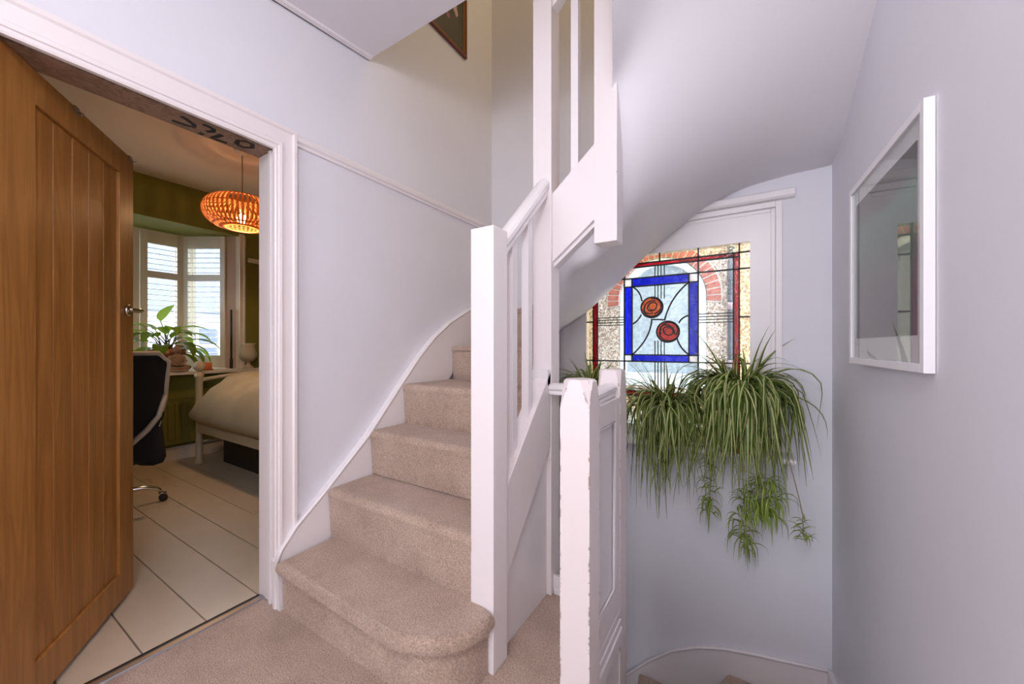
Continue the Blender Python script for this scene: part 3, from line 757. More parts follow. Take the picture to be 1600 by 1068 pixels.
for a, b, c in (((260, 262), (312, 285), (320, 345)), ((260, 480), (295, 465), (316, 425)), ((381, 450), (375, 565), (262, 658)), ((592, 235), (490, 325), (458, 458)),
                ((385, 453), (420, 452), (460, 456)), ((596, 430), (555, 440), (540, 475)), ((530, 565), (545, 625), (597, 664))):
    pts = [cm(p) for p in bez(a, b, c)]
    tube('came', [(x, PY, z) for x, z in pts], 0.0052, M_LEAD, wn, 6)
for (rx, rz, mt) in ((-.484, 1.349, G_ROSE), (-.390, 1.195, G_ROSE2)):
    bm = bmesh.new(); lathe_bm(bm, [(0.0, -0.0032), (0.064, -0.0032), (0.064, 0.0032), (0.0, 0.0032)], (0, 0, 0), 32)
    bmesh.ops.rotate(bm, verts=bm.verts, cent=(0, 0, 0), matrix=Matrix.Rotation(PI / 2, 3, 'X')); bmesh.ops.translate(bm, verts=bm.verts, vec=(rx, PY, rz))
    ro = from_bm('rose_pane', bm, mt, wn, False)
    def ell(cx, cz, ax, az, rot, a0=0, a1=360, n=28):
        out = []
        for k in range(n + 1):
            a = math.radians(a0 + (a1 - a0) * k / n); u, v = ax * math.cos(a), az * math.sin(a); q = math.radians(rot)
            out.append((rx + cx + u * math.cos(q) - v * math.sin(q), PY, rz + cz + u * math.sin(q) + v * math.cos(q)))
        return out
    bm = bmesh.new()
    tube_bm(bm, ell(0, 0, .065, .064, 0), 0.0055, 6)
    f = 1 if mt is G_ROSE else -1
    tube_bm(bm, ell(.002, .004, .030, .024, 35 * f), 0.0045, 6)
    tube_bm(bm, ell(-.004, .002, .046, .036, 40 * f, 20, 250), 0.0045, 6)
    tube_bm(bm, ell(.004, -.012, .052, .044, 10 * f, 150, 345), 0.0045, 6)
    tube_bm(bm, ell(.006, .008, .050, .048, -20 * f, -60, 120), 0.0045, 6)
    tube_bm(bm, ell(0, .002, .014, .022, 40 * f, 90, 300), 0.003, 6)
    from_bm('came', bm, M_LEAD, ro, True)
# clear plain glass below the leaded panel
pane(W0, W1, B0 - 0.09, B0, glass_mat('plain_float_glass', (0.80, 0.92, 0.92)))

# ------------------------------------------------------------------ neighbour's house seen through the window
NY = 4.30
nb = thing('house', (-0.75, NY, ZL), 'pebble dashed neighbouring house with a brick arched white window', 'house')
def pebble():
    m, nt, b, o = new_mat('pebble_dash')
    b.inputs['Roughness'].default_value = 0.9
    v = coords(nt); vo = N(nt, 'ShaderNodeTexVoronoi'); vo.inputs['Scale'].default_value = 70; nt.links.new(v, vo.inputs['Vector'])
    nt.links.new(ramp(nt, vo.outputs['Color'], [(0.15, (0.30, 0.20, 0.15)), (0.5, (0.58, 0.44, 0.34)), (0.85, (0.84, 0.74, 0.65))]), b.inputs['Base Color'])
    bump(nt, b, vo.outputs['Distance'], 0.6, 0.01)
    return m
M_PEB = pebble()
AXC, AR, ASZ, ABZ = -0.755, 0.440, 1.615, 0.74
def arch_pts(r, n=20): return [(AXC + r * math.cos(PI * k / n), ASZ + r * math.sin(PI * k / n)) for k in range(n + 1)]
bm = bmesh.new()   # wall with an arched hole: strips left, right, below and a ring of quads above
ap = arch_pts(AR, 24)
x0, x1, zt = -4.0, 3.0, 4.8
def q4(a, b, c, d):
    for y in (NY,):
        bm.faces.new([bm.verts.new((p[0], y, p[1])) for p in (a, b, c, d)])
q4((x0, ZL), (AXC - AR, ZL), (AXC - AR, ASZ), (x0, ASZ)); q4((AXC + AR, ZL), (x1, ZL), (x1, ASZ), (AXC + AR, ASZ)); q4((AXC - AR, ZL), (AXC + AR, ZL), (AXC + AR, ABZ), (AXC - AR, ABZ))
for k in range(24):
    a, b = ap[k], ap[k + 1]
    q4(a, b, (b[0], zt), (a[0], zt))
q4((x0, ASZ), (AXC - AR, ASZ), (AXC - AR, zt), (x0, zt)); q4((AXC + AR, ASZ), (x1, ASZ), (x1, zt), (AXC + AR, zt))
bmesh.ops.remove_doubles(bm, verts=bm.verts, dist=1e-5)
ext = bmesh.ops.extrude_face_region(bm, geom=bm.faces[:]); bmesh.ops.translate(bm, verts=[v for v in ext['geom'] if isinstance(v, bmesh.types.BMVert)], vec=(0, 0.15, 0))
from_bm('wall_render', bm, M_PEB, nb)
M_FRAMEW = plain('white_window_frame', (0.86, 0.88, 0.90), 0.35)
bm = bmesh.new()
def arch_frame(r0, r1, y0, y1, zb):
    o_ = [(AXC + r1, zb)] + arch_pts(r1) + [(AXC - r1, zb)]; i_ = [(AXC + r0, zb + (r1 - r0))] + arch_pts(r0) + [(AXC - r0, zb + (r1 - r0))]
    n = len(o_)
    A = [[bm.verts.new((p[0], y, p[1])) for p in L] for y in (y0, y1) for L in (o_, i_)]
    for k in range(n):
        j = (k + 1) % n
        bm.faces.new((A[0][k], A[0][j], A[1][j], A[1][k])); bm.faces.new((A[2][k], A[2][j], A[3][j], A[3][k]))
        bm.faces.new((A[0][k], A[0][j], A[2][j], A[2][k])); bm.faces.new((A[1][k], A[1][j], A[3][j], A[3][k]))
arch_frame(0.375, 0.445, NY + 0.0, NY + 0.10, ABZ)
bx(bm, AXC - 0.50, AXC + 0.50, NY - 0.05, NY + 0.10, ABZ - 0.07, ABZ)
from_bm('window_frame', bm, M_FRAMEW, nb)
m_, nt_, b_, o_ = new_mat('neighbour_glass_painted_sky')
b_.inputs['Base Color'].default_value = (0.42, 0.48, 0.52, 1); b_.inputs['Roughness'].default_value = 0.08; b_.inputs['Coat Weight'].default_value = 1.0  # pale base colour paints in the sky these panes reflect
bm = bmesh.new(); pts = [(AXC + .38, ABZ + .03)] + arch_pts(.38) + [(AXC - .38, ABZ + .03)]
bm.faces.new([bm.verts.new((p[0], NY + 0.07, p[1])) for p in pts]); from_bm('pane', bm, m_, nb)
M_BRICK = plain('red_brick', (0.42, 0.13, 0.09), 0.85, var=0.25, scale=20, bmp=0.3)
M_MORTAR = plain('pale_mortar', (0.72, 0.66, 0.60), 0.9)
bm = bmesh.new(); n_ = 30
for k in range(n_): pass
ri, ro_ = 0.449, 0.575
A = [[bm.verts.new((AXC + r * math.cos(a), y, ASZ + r * math.sin(a))) for a in [(-0.12 + (PI + 0.24) * k / 40) for k in range(41)]] for y in (NY - 0.012, NY + 0.02) for r in (ri, ro_ + 0.012)]
for k in range(40):
    for a, b in ((0, 1), (2, 3), (0, 2), (1, 3)): bm.faces.new((A[a][k], A[a][k + 1], A[b][k + 1], A[b][k]))
from_bm('arch_mortar', bm, M_MORTAR, nb)
bk = None
NB = 26
for k in range(NB):
    a = -0.11 + (PI + 0.22) * (k + 0.5) / NB
    if bk is None:
        bm = bmesh.new(); hw = ro_ * (PI + 0.22) / NB * 0.5 - 0.007; hi = ri * (PI + 0.22) / NB * 0.5 - 0.006
        prism_bm(bm, [(ri, -hi), (ro_, -hw), (ro_, hw), (ri, hi)], 'y', NY - 0.022, NY, 0.003, 1)
        bk = from_bm('brick', bm, M_BRICK, nb); 
        M0 = bk.data
        for v in M0.vertices: v.co.y -= NY
        ob = bk
        ob.location = (AXC, NY, ASZ)
    else:
        ob = share(bk, 'brick', nb, (AXC, NY, ASZ))
    ob.rotation_euler = (0, -a, 0)
tube('drainpipe', [(-0.095, NY - 0.07, ZL), (-0.095, NY - 0.07, 4.7)], 0.032, plain('grey_black_pipe', (0.07, 0.075, 0.085), 0.3), nb, 12)
for z in (0.9, 1.46, 2.6): tube('pipe_collar', [(-0.095, NY - 0.07, z), (-0.095, NY - 0.07, z + 0.07)], 0.040, plain('pipe_collar_paint', (0.30, 0.22, 0.23), 0.4), nb, 12)
struct(boxes('ground', [(-30, 12, 2.72, 14, ZL - 0.2, ZL - 0.1), (-40, XB - 3.2, -20, 14, ZL - 0.2, ZL - 0.1)], plain('concrete_paving', (0.35, 0.34, 0.33), 0.9, var=0.1)))

# ------------------------------------------------------------------ right-hand framed print
M_FRM = plain('white_lacquered_frame', (0.86, 0.84, 0.86), 0.35)
pf = thing('framed_print', (XR, 1.56, 1.045), 'grey green abstract print in a white frame on the right wall', 'picture')
fy0, fy1, fz0, fz1, fx = 1.255, 1.880, 1.043, 1.690, 0.362
bm = bmesh.new(); T = 0.022
for (a, b, c, d) in ((fy0, fy0 + T, fz0, fz1), (fy1 - T, fy1, fz0, fz1), (fy0 + T, fy1 - T, fz1 - T, fz1), (fy0 + T, fy1 - T, fz0, fz0 + T)): bx(bm, fx, XR - 0.001, a, b, c, d, 0.0015)
from_bm('frame', bm, M_FRM, pf)
box('mount', fx + 0.010, fx + 0.013, fy0 + T, fy1 - T, fz0 + T, fz1 - T, plain('white_mount_board', (0.72, 0.71, 0.72), 0.8), pf, 0.0)
m_, nt, b_, o_ = new_mat('abstract_print_ink'); b_.inputs['Roughness'].default_value = 0.7
tc = N(nt, 'ShaderNodeTexCoord'); sp = N(nt, 'ShaderNodeSeparateXYZ'); nt.links.new(tc.outputs['Object'], sp.inputs[0])
nz = noise(nt, tc.outputs['Object'], 5, 3); mu = N(nt, 'ShaderNodeMath', operation='MULTIPLY_ADD'); mu.inputs[1].default_value = 0.10
nt.links.new(nz, mu.inputs[0]); nt.links.new(sp.outputs[2], mu.inputs[2])
mr = N(nt, 'ShaderNodeMapRange'); mr.inputs['From Min'].default_value = 1.15; mr.inputs['From Max'].default_value = 1.66; nt.links.new(mu.outputs[0], mr.inputs[0])
nt.links.new(ramp(nt, mr.outputs[0], [(0.0, (0.15, 0.13, 0.15)), (0.40, (0.17, 0.16, 0.17)), (0.58, (0.15, 0.20, 0.165)), (0.80, (0.17, 0.26, 0.205)), (0.90, (0.15, 0.15, 0.14)), (1.0, (0.13, 0.12, 0.11))]), b_.inputs['Base Color'])
box('artwork', fx + 0.008, fx + 0.0099, 1.318, 1.820, 1.135, 1.618, m_, pf, 0.0)
box('glazing', fx + 0.003, fx + 0.005, fy0 + T, fy1 - T, fz0 + T, fz1 - T, glass_mat('picture_glass', (0.96, 0.98, 0.97), rough=0.0), pf, 0.0)

for ch in list(COL.objects):
    if ch.parent is pf:
        ch.data.transform(Matrix.Translation((XR - 0.002, fy0, 0)) @ Matrix.Rotation(math.radians(1.6), 4, 'Z') @ Matrix.Translation((-(XR - 0.002), -fy0, 0)))
# picture high on the left wall, seen past the landing edge
pu = thing('framed_picture', (XW, 1.87, 3.16), 'dark picture in a reddish brown wooden frame high on the left wall', 'picture')
M_RBROWN = plain('red_brown_frame_wood', (0.16, 0.045, 0.022), 0.35)
uy0, uy1, uz0, uz1 = 1.56, 2.106, 3.150, 3.565
bm = bmesh.new(); T = 0.020
for (a, b, c, d) in ((uy0, uy0 + T, uz0, uz1), (uy1 - T, uy1, uz0, uz1), (uy0 + T, uy1 - T, uz1 - T, uz1), (uy0 + T, uy1 - T, uz0, uz0 + T)): bx(bm, XW + 0.001, XW + 0.020, a, b, c, d, 0.002)
from_bm('frame', bm, M_RBROWN, pu)
bm = bmesh.new(); a0, a1, b0, b1 = uy0 + T, uy1 - T, uz0 + T, uz1 - T; T2 = 0.010
for (a, b, c, d) in ((a0, a0 + T2, b0, b1), (a1 - T2, a1, b0, b1), (a0 + T2, a1 - T2, b1 - T2, b1), (a0 + T2, a1 - T2, b0, b0 + T2)): bx(bm, XW + 0.001, XW + 0.013, a, b, c, d, 0.001)
from_bm('gilt_slip', bm, plain('orange_gilt_slip', (0.40, 0.16, 0.03), 0.4), pu)
box('canvas', XW + 0.001, XW + 0.008, a0 + T2, a1 - T2, b0 + T2, b1 - T2, plain('dark_olive_picture', (0.075, 0.065, 0.040), 0.5, var=0.3, scale=5), pu, 0.0)
bm = bmesh.new()
for (y, z, r) in ((1.86, 3.345, .030), (1.895, 3.36, .026), (1.875, 3.385, .026), (1.915, 3.33, .02)): ball_bm(bm, (XW + 0.0085, y, z), r, 0.06, 1, 1, 10, 8)
from_bm('painted_flower', bm, plain('mauve_pink_paint', (0.30, 0.14, 0.19), 0.6), pu, True)
bm = bmesh.new()
for (y, z, r) in ((1.985, 3.43, .028), (2.0, 3.405, .022), (1.965, 3.455, .024)): ball_bm(bm, (XW + 0.0085, y, z), r, 0.06, 0.8, 1.2, 10, 8)
from_bm('painted_flower', bm, plain('pale_pink_paint', (0.55, 0.38, 0.34), 0.6), pu, True)

# ------------------------------------------------------------------ spider plants
M_SPIDER = leaf_mat('spider_plant_leaf', (0.095, 0.165, 0.018), (0.62, 0.62, 0.27), 0.17, 0.32)
M_BABY = leaf_mat('plantlet_leaf', (0.20, 0.30, 0.035), (0.48, 0.54, 0.15), 0.16, 0.3)
M_RUNNER = plain('straw_runner_stem', (0.36, 0.25, 0.12), 0.6)
M_TERRA = plain('terracotta_pot', (0.42, 0.16, 0.08), 0.8, var=0.12)
M_POTW = plain('white_glazed_pot', (0.65, 0.65, 0.62), 0.3)
M_SOIL = plain('dark_potting_soil', (0.02, 0.013, 0.008), 1.0, bmp=0.5)
def strap_leaf(base, az, el, L, droop, wd, nseg=9, ymax=2.452, twist=0.0, curl=0.0):
    """a long arching leaf: verts, faces, uv. Three columns so that it folds along the middle"""
    p = Vector(base); pts = [p.copy()]; th = el; ds = L / nseg
    azc = az
    for k in range(nseg):
        d = Vector((math.cos(azc) * math.cos(th), math.sin(azc) * math.cos(th), math.sin(th)))
        p = p + d * ds
        if p.y > ymax - 0.006: p.y = ymax - 0.006
        p.x = min(p.x, 0.335)
        pts.append(p.copy())
        th = max(th - droop * ds * (1.0 + 0.9 * k / nseg), -1.52 - curl)
        azc += twist * ds
    V, U = [], []
    side0 = Vector((-math.sin(az), math.cos(az), 0))
    for k, q in enumerate(pts):
        f = k / nseg; wv = wd * 0.5 * (0.62 + 0.5 * math.sin(PI * min(1, f * 1.25 + 0.1))) * (1 - f ** 3.2) + 0.0006
        t = pts[min(k + 1, nseg)] - pts[max(k - 1, 0)]
        t = t.normalized() if t.length > 1e-6 else Vector((0, 0, -1))
        up = side0.cross(t); 
        if up.length < 1e-4: up = Vector((0, 0, 1))
        up.normalize()
        for s, u in ((-1, 0.0), (0, 0.5), (1, 1.0)):
            vv = q + side0 * (s * wv) + up * (abs(s) * wv * 0.45)
            vv.y = min(vv.y, ymax)
            V.append(vv); U.append((u, f))
    Fc = []
    for k in range(nseg):
        a = 3 * k
        Fc += [(a, a + 1, a + 4, a + 3), (a + 1, a + 2, a + 5, a + 4)]
    return V, Fc, U
def plantlet(parent, start, top, tip, n, spread, seed, L=0.16):
    """a runner from the crown over the edge and down, with a tuft of little leaves along its end"""
    rnd = random.Random(seed)
    s, t = Vector(start), Vector(top); mid = (s + t) / 2 + Vector((0, -0.06, 0.10))
    pts = [s * (1 - f) ** 2 + mid * 2 * f * (1 - f) + t * f * f for f in [k / 10 for k in range(11)]]
    e = Vector(tip)
    for k in range(1, 6): pts.append(t.lerp(e, k / 6) + Vector((rnd.uniform(-.006, .006), rnd.uniform(-.006, .004), 0)))
    tube('runner', pts, 0.0022, M_RUNNER, parent, 5)
    V, Fc, U = [], [], []
    ln = (t - e).length
    for k in range(n):
        f = rnd.random() ** 0.8 * 0.75; c = t.lerp(e, f) + Vector((rnd.uniform(-1, 1) * spread * 0.5, rnd.uniform(-0.02, 0.01), 0))
        az = rnd.uniform(PI * 0.9, PI * 2.1) if rnd.random() < 0.8 else rnd.uniform(0, PI)
        v, f_, u = strap_leaf(c, az, rnd.uniform(-0.3, 1.1), rnd.uniform(0.55, 1.0) * L * min(1.0, 0.55 + spread * 8), rnd.uniform(14, 26), rnd.uniform(0.006, 0.0105), 7, YE - 0.004)
        b0 = len(V); V += v; U += u; Fc += [tuple(i + b0 for i in q) for q in f_]
    # tip bunch hanging straight down
    for k in range(max(3, n // 6)):
        v, f_, u = strap_leaf(t.lerp(e, 0.55) + Vector((rnd.uniform(-.01, .01), 0, 0)), rnd.uniform(PI, 2 * PI), rnd.uniform(-1.2, -0.6), ln * 0.5 * rnd.uniform(0.7, 1), 10, 0.006, 7, YE - 0.004)
        b0 = len(V); V += v; U += u; Fc += [tuple(i + b0 for i in q) for q in f_]
    o = from_py('plantlet', V, Fc, M_BABY, parent, True, U)
    return o
def spider(loc, label, n, Lr, seed, pot_r, pot_h, crown, wd=(0.014, 0.026), front=0.6, pot_mat=None, hang=0.72, e0=0.75):
    rnd = random.Random(seed)
    t = thing('spider_plant', loc, label, 'plant')
    x, y, z = loc
    pt = lathe('pot', [(pot_r * .68, 0), (pot_r * .72, 0.005), (pot_r * .93, pot_h * .78), (pot_r, pot_h * .80), (pot_r, pot_h), (pot_r * .90, pot_h), (pot_r * .88, pot_h * .85), (0.0, pot_h * .85)], (x, y, z), pot_mat or M_TERRA, t, 24)
    lathe('soil', [(0.0, pot_h * .84), (pot_r * .88, pot_h * .84), (pot_r * .84, pot_h * .9), (0.0, pot_h * .94)], (x, y, z), M_SOIL, pt, 16)
    for k in range(n):
        az = rnd.uniform(0, 2 * PI)
        if math.sin(az) > 0 and rnd.random() < front: az = -az
        r = pot_r * 0.75 * math.sqrt(rnd.random())
        base = (x + r * math.cos(az), min(y + r * math.sin(az), 2.42), z + pot_h * 0.95)
        v_ = rnd.random()
        if v_ < hang:      # arches over the rim and hangs
            L = rnd.uniform(*Lr) * (1.0 if rnd.random() < 0.8 else 0.6); el = rnd.uniform(e0, 1.54); dr = rnd.uniform(5.5, 19.0) * (crown / 0.16) ** -0.5
        elif v_ < 0.90:    # wider arch
            L = rnd.uniform(*Lr) * rnd.uniform(0.6, 1.0); el = rnd.uniform(0.5, 1.4); dr = rnd.uniform(3.2, 7.0)
        else:              # nearly upright
            L = rnd.uniform(*Lr) * rnd.uniform(0.45, 0.75); el = rnd.uniform(1.1, 1.55); dr = rnd.uniform(1.0, 4.0)
        vv, f, u = strap_leaf(base, az, el, L, dr, rnd.uniform(*wd), 11, 2.436, rnd.uniform(-3.0, 3.0), rnd.uniform(-0.25, 0.45))
        from_py('leaf', vv, f, M_SPIDER, t, True, u)
    return t
ZS = 0.547
big = spider((-0.005, 2.345, ZS), 'largest spider plant, at the right end of the stair window sill', 300, (0.40, 0.76), 3, 0.095, 0.30, 0.16, front=0.85, hang=0.82, e0=0.95)
mid = spider((-0.375, 2.345, ZS), 'medium spider plant on the sill below the blue square of the window', 240, (0.36, 0.78), 11, 0.075, 0.175, 0.13, front=0.85, e0=0.95, wd=(0.011, 0.020), hang=0.74)
lef = spider((-0.84, 2.345, ZS), 'spider plant on the sill half hidden behind the white newel posts', 130, (0.26, 0.46), 23, 0.085, 0.30, 0.10, front=0.5, wd=(0.012, 0.020), pot_mat=M_POTW, hang=0.6)
plantlet(big, (-0.05, 2.30, 0.86), (-0.150, 2.285, 0.50), (-0.150, 2.29, 0.10), 40, 0.040, 1, 0.15)
plantlet(big, (-0.02, 2.27, 0.86), (0.005, 2.285, 0.34), (0.005, 2.29, -0.04), 46, 0.05, 2, 0.17)
plantlet(big, (0.05, 2.27, 0.86), (0.100, 2.285, 0.46), (0.105, 2.29, 0.17), 80, 0.10, 3, 0.19)
plantlet(big, (0.08, 2.27, 0.86), (0.060, 2.29, 0.42), (0.060, 2.29, 0.20), 44, 0.09, 5, 0.16)
plantlet(big, (0.10, 2.28, 0.86), (0.252, 2.30, 0.28), (0.258, 2.30, 0.13), 20, 0.02, 4, 0.11)

# ------------------------------------------------------------------ bedroom shell
BX0, BY0, BY1, BZ = -4.70, -1.2, 3.6, 2.69
WOY0, WOY1, SILL, HEAD = 0.22, 1.93, 0.862, 2.312
struct(boxes('wall_bedroom_window', [(BX0 - 0.15, BX0, BY0, WOY0, 0, BZ), (BX0 - 0.15, BX0, WOY1, BY1, 0, BZ), (BX0 - 0.15, BX0, WOY0, WOY1, 0, SILL - 0.03), (BX0 - 0.15, BX0, WOY0, WOY1, HEAD, BZ)], M_OLIVE))
struct(boxes('wall_bedroom_right', [(BX0 - 0.15, XB, BY1, BY1 + 0.1, 0, BZ)], M_OLIVE))
struct(boxes('wall_bedroom_left', [(BX0 - 0.15, XB, BY0 - 0.1, BY0, 0, BZ)], M_OLIVE))
struct(boxes('wall_bedroom_door', [(XB - 0.006, XB - 0.0045, BY0, D0 - 0.03, 0, BZ), (XB - 0.006, XB - 0.0045, D1 + 0.03, BY1, 0, BZ), (XB - 0.006, XB - 0.0045, D0 - 0.03, D1 + 0.03, DH + 0.03, BZ)], M_OLIVE))
struct(boxes('ceiling_bedroom', [(BX0 - 0.15, XB, BY0, BY1, BZ, BZ + 0.1)], M_BEDCEIL))
struct(boxes('ceiling_bay', [(-5.45, BX0 - 0.0005, WOY0 - 0.1, WOY1 + 0.05, HEAD - 0.003, HEAD + 0.06)], M_BAYSOF_LIT))
fb = bpy.data.objects.new('floor_bedroom', None); COL.objects.link(fb); fb.location = (-3.2, 1.2, 0); struct(fb, 'whitewashed wide floorboards of the bedroom')
def board_mat():
    m, nt, b, o = new_mat('worn_cream_floor_paint'); b.inputs['Roughness'].default_value = 0.38
    v = coords(nt); oi = N(nt, 'ShaderNodeObjectInfo')
    base = ramp(nt, oi.outputs['Random'], [(0, (0.66, 0.56, 0.43)), (1, (0.72, 0.63, 0.50))])
    mp = N(nt, 'ShaderNodeMapping'); mp.inputs['Scale'].default_value = (0.5, 2.0, 1); tc = N(nt, 'ShaderNodeTexCoord'); nt.links.new(tc.outputs['Object'], mp.inputs[0])
    wear = ramp(nt, noise(nt, mp.outputs[0], 3.2, 6, 0.7), [(0.60, (0, 0, 0)), (0.72, (0.6, 0.6, 0.6))])
    dirt = ramp(nt, noise(nt, v, 1.1, 5, 0.65), [(0.35, (0.85, 0.85, 0.85)), (0.65, (1, 1, 1))])
    mx = N(nt, 'ShaderNodeMix', data_type='RGBA', blend_type='MULTIPLY'); mx.inputs[0].default_value = 1; nt.links.new(base, mx.inputs[6]); nt.links.new(dirt, mx.inputs[7])
    m2 = N(nt, 'ShaderNodeMix', data_type='RGBA'); m2.inputs[7].default_value = (0.30, 0.19, 0.11, 1)
    nt.links.new(wear, m2.inputs[0]); nt.links.new(mx.outputs[2], m2.inputs[6]); nt.links.new(m2.outputs[2], b.inputs['Base Color'])
    return m
M_BOARD = board_mat()
edges = [BY0] + [0.072 + 0.1895 * k for k in range(-6, 19)]
edges = [e for e in edges if e < BY1] + [BY1]
for k, (a, b) in enumerate(zip(edges, edges[1:])):
    cut = [BX0, -3.05 - 0.4 * ((k * 7) % 4) , XB] if k % 2 else [BX0, XB]
    for c, d in zip(cut, cut[1:]): box('plank', c + 0.001, d - 0.001, a + 0.002, b - 0.002, -0.024 - 0.001 * (k % 3), -0.0005 * (k % 3), M_BOARD, fb, 0.0025)
struct(boxes('floor_bedroom_subfloor', [(BX0 - 0.15, XB, BY0, BY1, -0.06, -0.027)], M_DARK))
struct(boxes('baseboard_window', [(BX0, BX0 + 0.018, BY0, BY1, 0, 0.13)], M_WOODWHITE, None, 0.004))
struct(boxes('trim_6', [(BX0, BX0 + 0.022, WOY1 + 0.08, BY1, 2.035, 2.085)], M_WOODWHITE, None, 0.004))

# bay window with plantation shutters
bw = bpy.data.objects.new('window_2', None); COL.objects.link(bw); bw.location = (-5.2, 1.1, SILL); struct(bw, 'white bay window with slatted plantation shutters')
prism('window_sill', [(-5.40, WOY0 - 0.05), (BX0, WOY0 - 0.10), (-4.555, WOY0 - 0.10), (-4.555, 2.45), (BX0, 2.45), (BX0, WOY1 + 0.02), (-5.40, WOY1 - 0.02)], 'z', SILL - 0.032, SILL, M_WOODWHITE, bw, 0.004)
P0, P1, P2, P3 = Vector((-4.806, 0.302)), Vector((-5.20, 0.55)), Vector((-5.20, 1.603)), Vector((-4.806, 1.848))
M_SLAT = plain('white_shutter_slat', (0.78, 0.76, 0.72), 0.45)
G_WIN = glass_mat('bay_window_glass', (0.95, 0.97, 1.0))
slat_src = {}
def shutter(a, b):
    """one shutter panel between plan points a and b: frame part with its slats as sub-parts"""
    d = (b - a); L = d.length; d.normalize(); ang = math.atan2(d.y, d.x); n = Vector((-d.y, d.x))   # n points out of the room or in; only thickness
    def bar(bm, s0, s1, z0, z1, th=0.016):
        prism_bm(bm, [tuple(a + d * s0 + n * th), tuple(a + d * s1 + n * th), tuple(a + d * s1 - n * th), tuple(a + d * s0 - n * th)], 'z', z0, z1, 0.002, 1)
    bm = bmesh.new(); sw = 0.058
    bar(bm, 0.004, sw, SILL + 0.005, HEAD - 0.012); bar(bm, L - sw, L - 0.004, SILL + 0.005, HEAD - 0.012)
    bar(bm, sw, L - sw, SILL + 0.005, 1.005); bar(bm, sw, L - sw, 1.812, 1.882); bar(bm, sw, L - sw, 2.165, HEAD - 0.012)
    fr = from_bm('shutter_frame', bm, M_WOODWHITE, bw)
    key = round(L, 3)
    c = a + d * (L / 2)
    zs = [1.03 + 0.0555 * k for k in range(14)] + [1.905 + 0.0535 * k for k in range(5)]
    for z in zs:
        if key not in slat_src:
            bm = bmesh.new(); h = L / 2 - sw - 0.002
            prism_bm(bm, [(-0.026, -0.002), (0.0, -0.0045), (0.026, -0.002), (0.026, 0.002), (0.0, 0.0045), (-0.026, 0.002)], 'x', -h, h)
            s = from_bm('slat', bm, M_SLAT, fr); slat_src[key] = s
        else: s = share(slat_src[key], 'slat', fr)
        s.location = (c.x, c.y, z)
        s.rotation_euler = (math.radians(6), 0, ang)
    # casement glass and white sash behind
    o_ = n * (-0.085 if n.dot(Vector((1, 0))) > 0 else 0.085)
    bm = bmesh.new()
    def bar2(s0, s1, z0, z1):
        A = a + o_; prism_bm(bm, [tuple(A + d * s0 + n * .018), tuple(A + d * s1 + n * .018), tuple(A + d * s1 - n * .018), tuple(A + d * s0 - n * .018)], 'z', z0, z1)
    bar2(0, 0.05, SILL, HEAD); bar2(L - 0.05, L, SILL, HEAD); bar2(0.05, L - 0.05, SILL, SILL + 0.07); bar2(0.05, L - 0.05, HEAD - 0.07, HEAD); bar2(0.05, L - 0.05, 1.83, 1.87)
    from_bm('sash', bm, M_WOODWHITE, bw)
    A = a + o_
    prism('pane', [tuple(A + d * .05), tuple(A + d * (L - .05)), tuple(A + d * (L - .05) + n * .004), tuple(A + d * .05 + n * .004)], 'z', SILL + 0.07, HEAD - 0.07, G_WIN, bw)
for a, b in ((P0, P1), (P1, P1.lerp(P2, 1 / 3)), (P1.lerp(P2, 1 / 3), P1.lerp(P2, 2 / 3)), (P1.lerp(P2, 2 / 3), P2), (P2, P3)): shutter(a, b)
for p in (P1, P2): tube('corner_post', [(p.x - 0.01, p.y, SILL), (p.x - 0.01, p.y, HEAD)], 0.026, M_WOODWHITE, bw, 8)
def reveal(a, b, m): 
    d = (b - a).normalized(); n = Vector((-d.y, d.x)) * 0.02
    prism('reveal_board', [tuple(a), tuple(b), tuple(b + n), tuple(a + n)], 'z', SILL, HEAD, m, bw)
M_PINKB = plain('pinkish_painted_reveal', (0.52, 0.40, 0.32), 0.5)
reveal(P3, P3.lerp(Vector((-4.69, 1.95)), 0.62), M_PINKB); reveal(P3.lerp(Vector((-4.69, 1.95)), 0.62), Vector((-4.66, 1.965)), M_WOODWHITE); reveal(Vector((-4.69, 0.22)), P0, M_PINKB)
struct(boxes('trim_7', [(BX0, BX0 + 0.025, WOY1 - 0.005, WOY1 + 0.045, SILL, HEAD + 0.02)], M_WOODWHITE, None, 0.003))

# things on the sill
sp_ = thing('pole', (-4.735, 1.865, SILL), 'thin black pole standing in the corner of the bay window', 'pole')
tube('shaft', [(-4.735, 1.868, SILL + 0.10), (-4.735, 1.868, 1.50)], 0.010, M_RUBBER, sp_, 8)
lathe('base_grip', [(0.010, 0), (0.015, 0.004), (0.015, 0.10), (0.010, 0.11)], (-4.735, 1.868, SILL), M_RUBBER, sp_, 10)

M_STONE = plain('pale_stone', (0.50, 0.45, 0.33), 0.8, var=0.1, scale=15, bmp=0.3, bscale=30)
gv = thing('stone_goblet', (-4.635, 1.99, SILL), 'pale stone goblet vase at the right end of the bedroom sill', 'vase')
lathe('foot', [(0.050, 0), (0.052, 0.010), (0.040, 0.022), (0.022, 0.040), (0.018, 0.060), (0.024, 0.070), (0.0, 0.072)], (-4.635, 1.99, SILL), M_STONE, gv)
lathe('bowl', [(0.02, 0.066), (0.060, 0.090), (0.082, 0.125), (0.084, 0.160), (0.070, 0.210), (0.062, 0.245), (0.070, 0.275), (0.064, 0.275), (0.056, 0.245), (0.060, 0.2), (0.060, 0.13), (0.0, 0.10)], (-4.635, 1.99, SILL), M_STONE, gv)

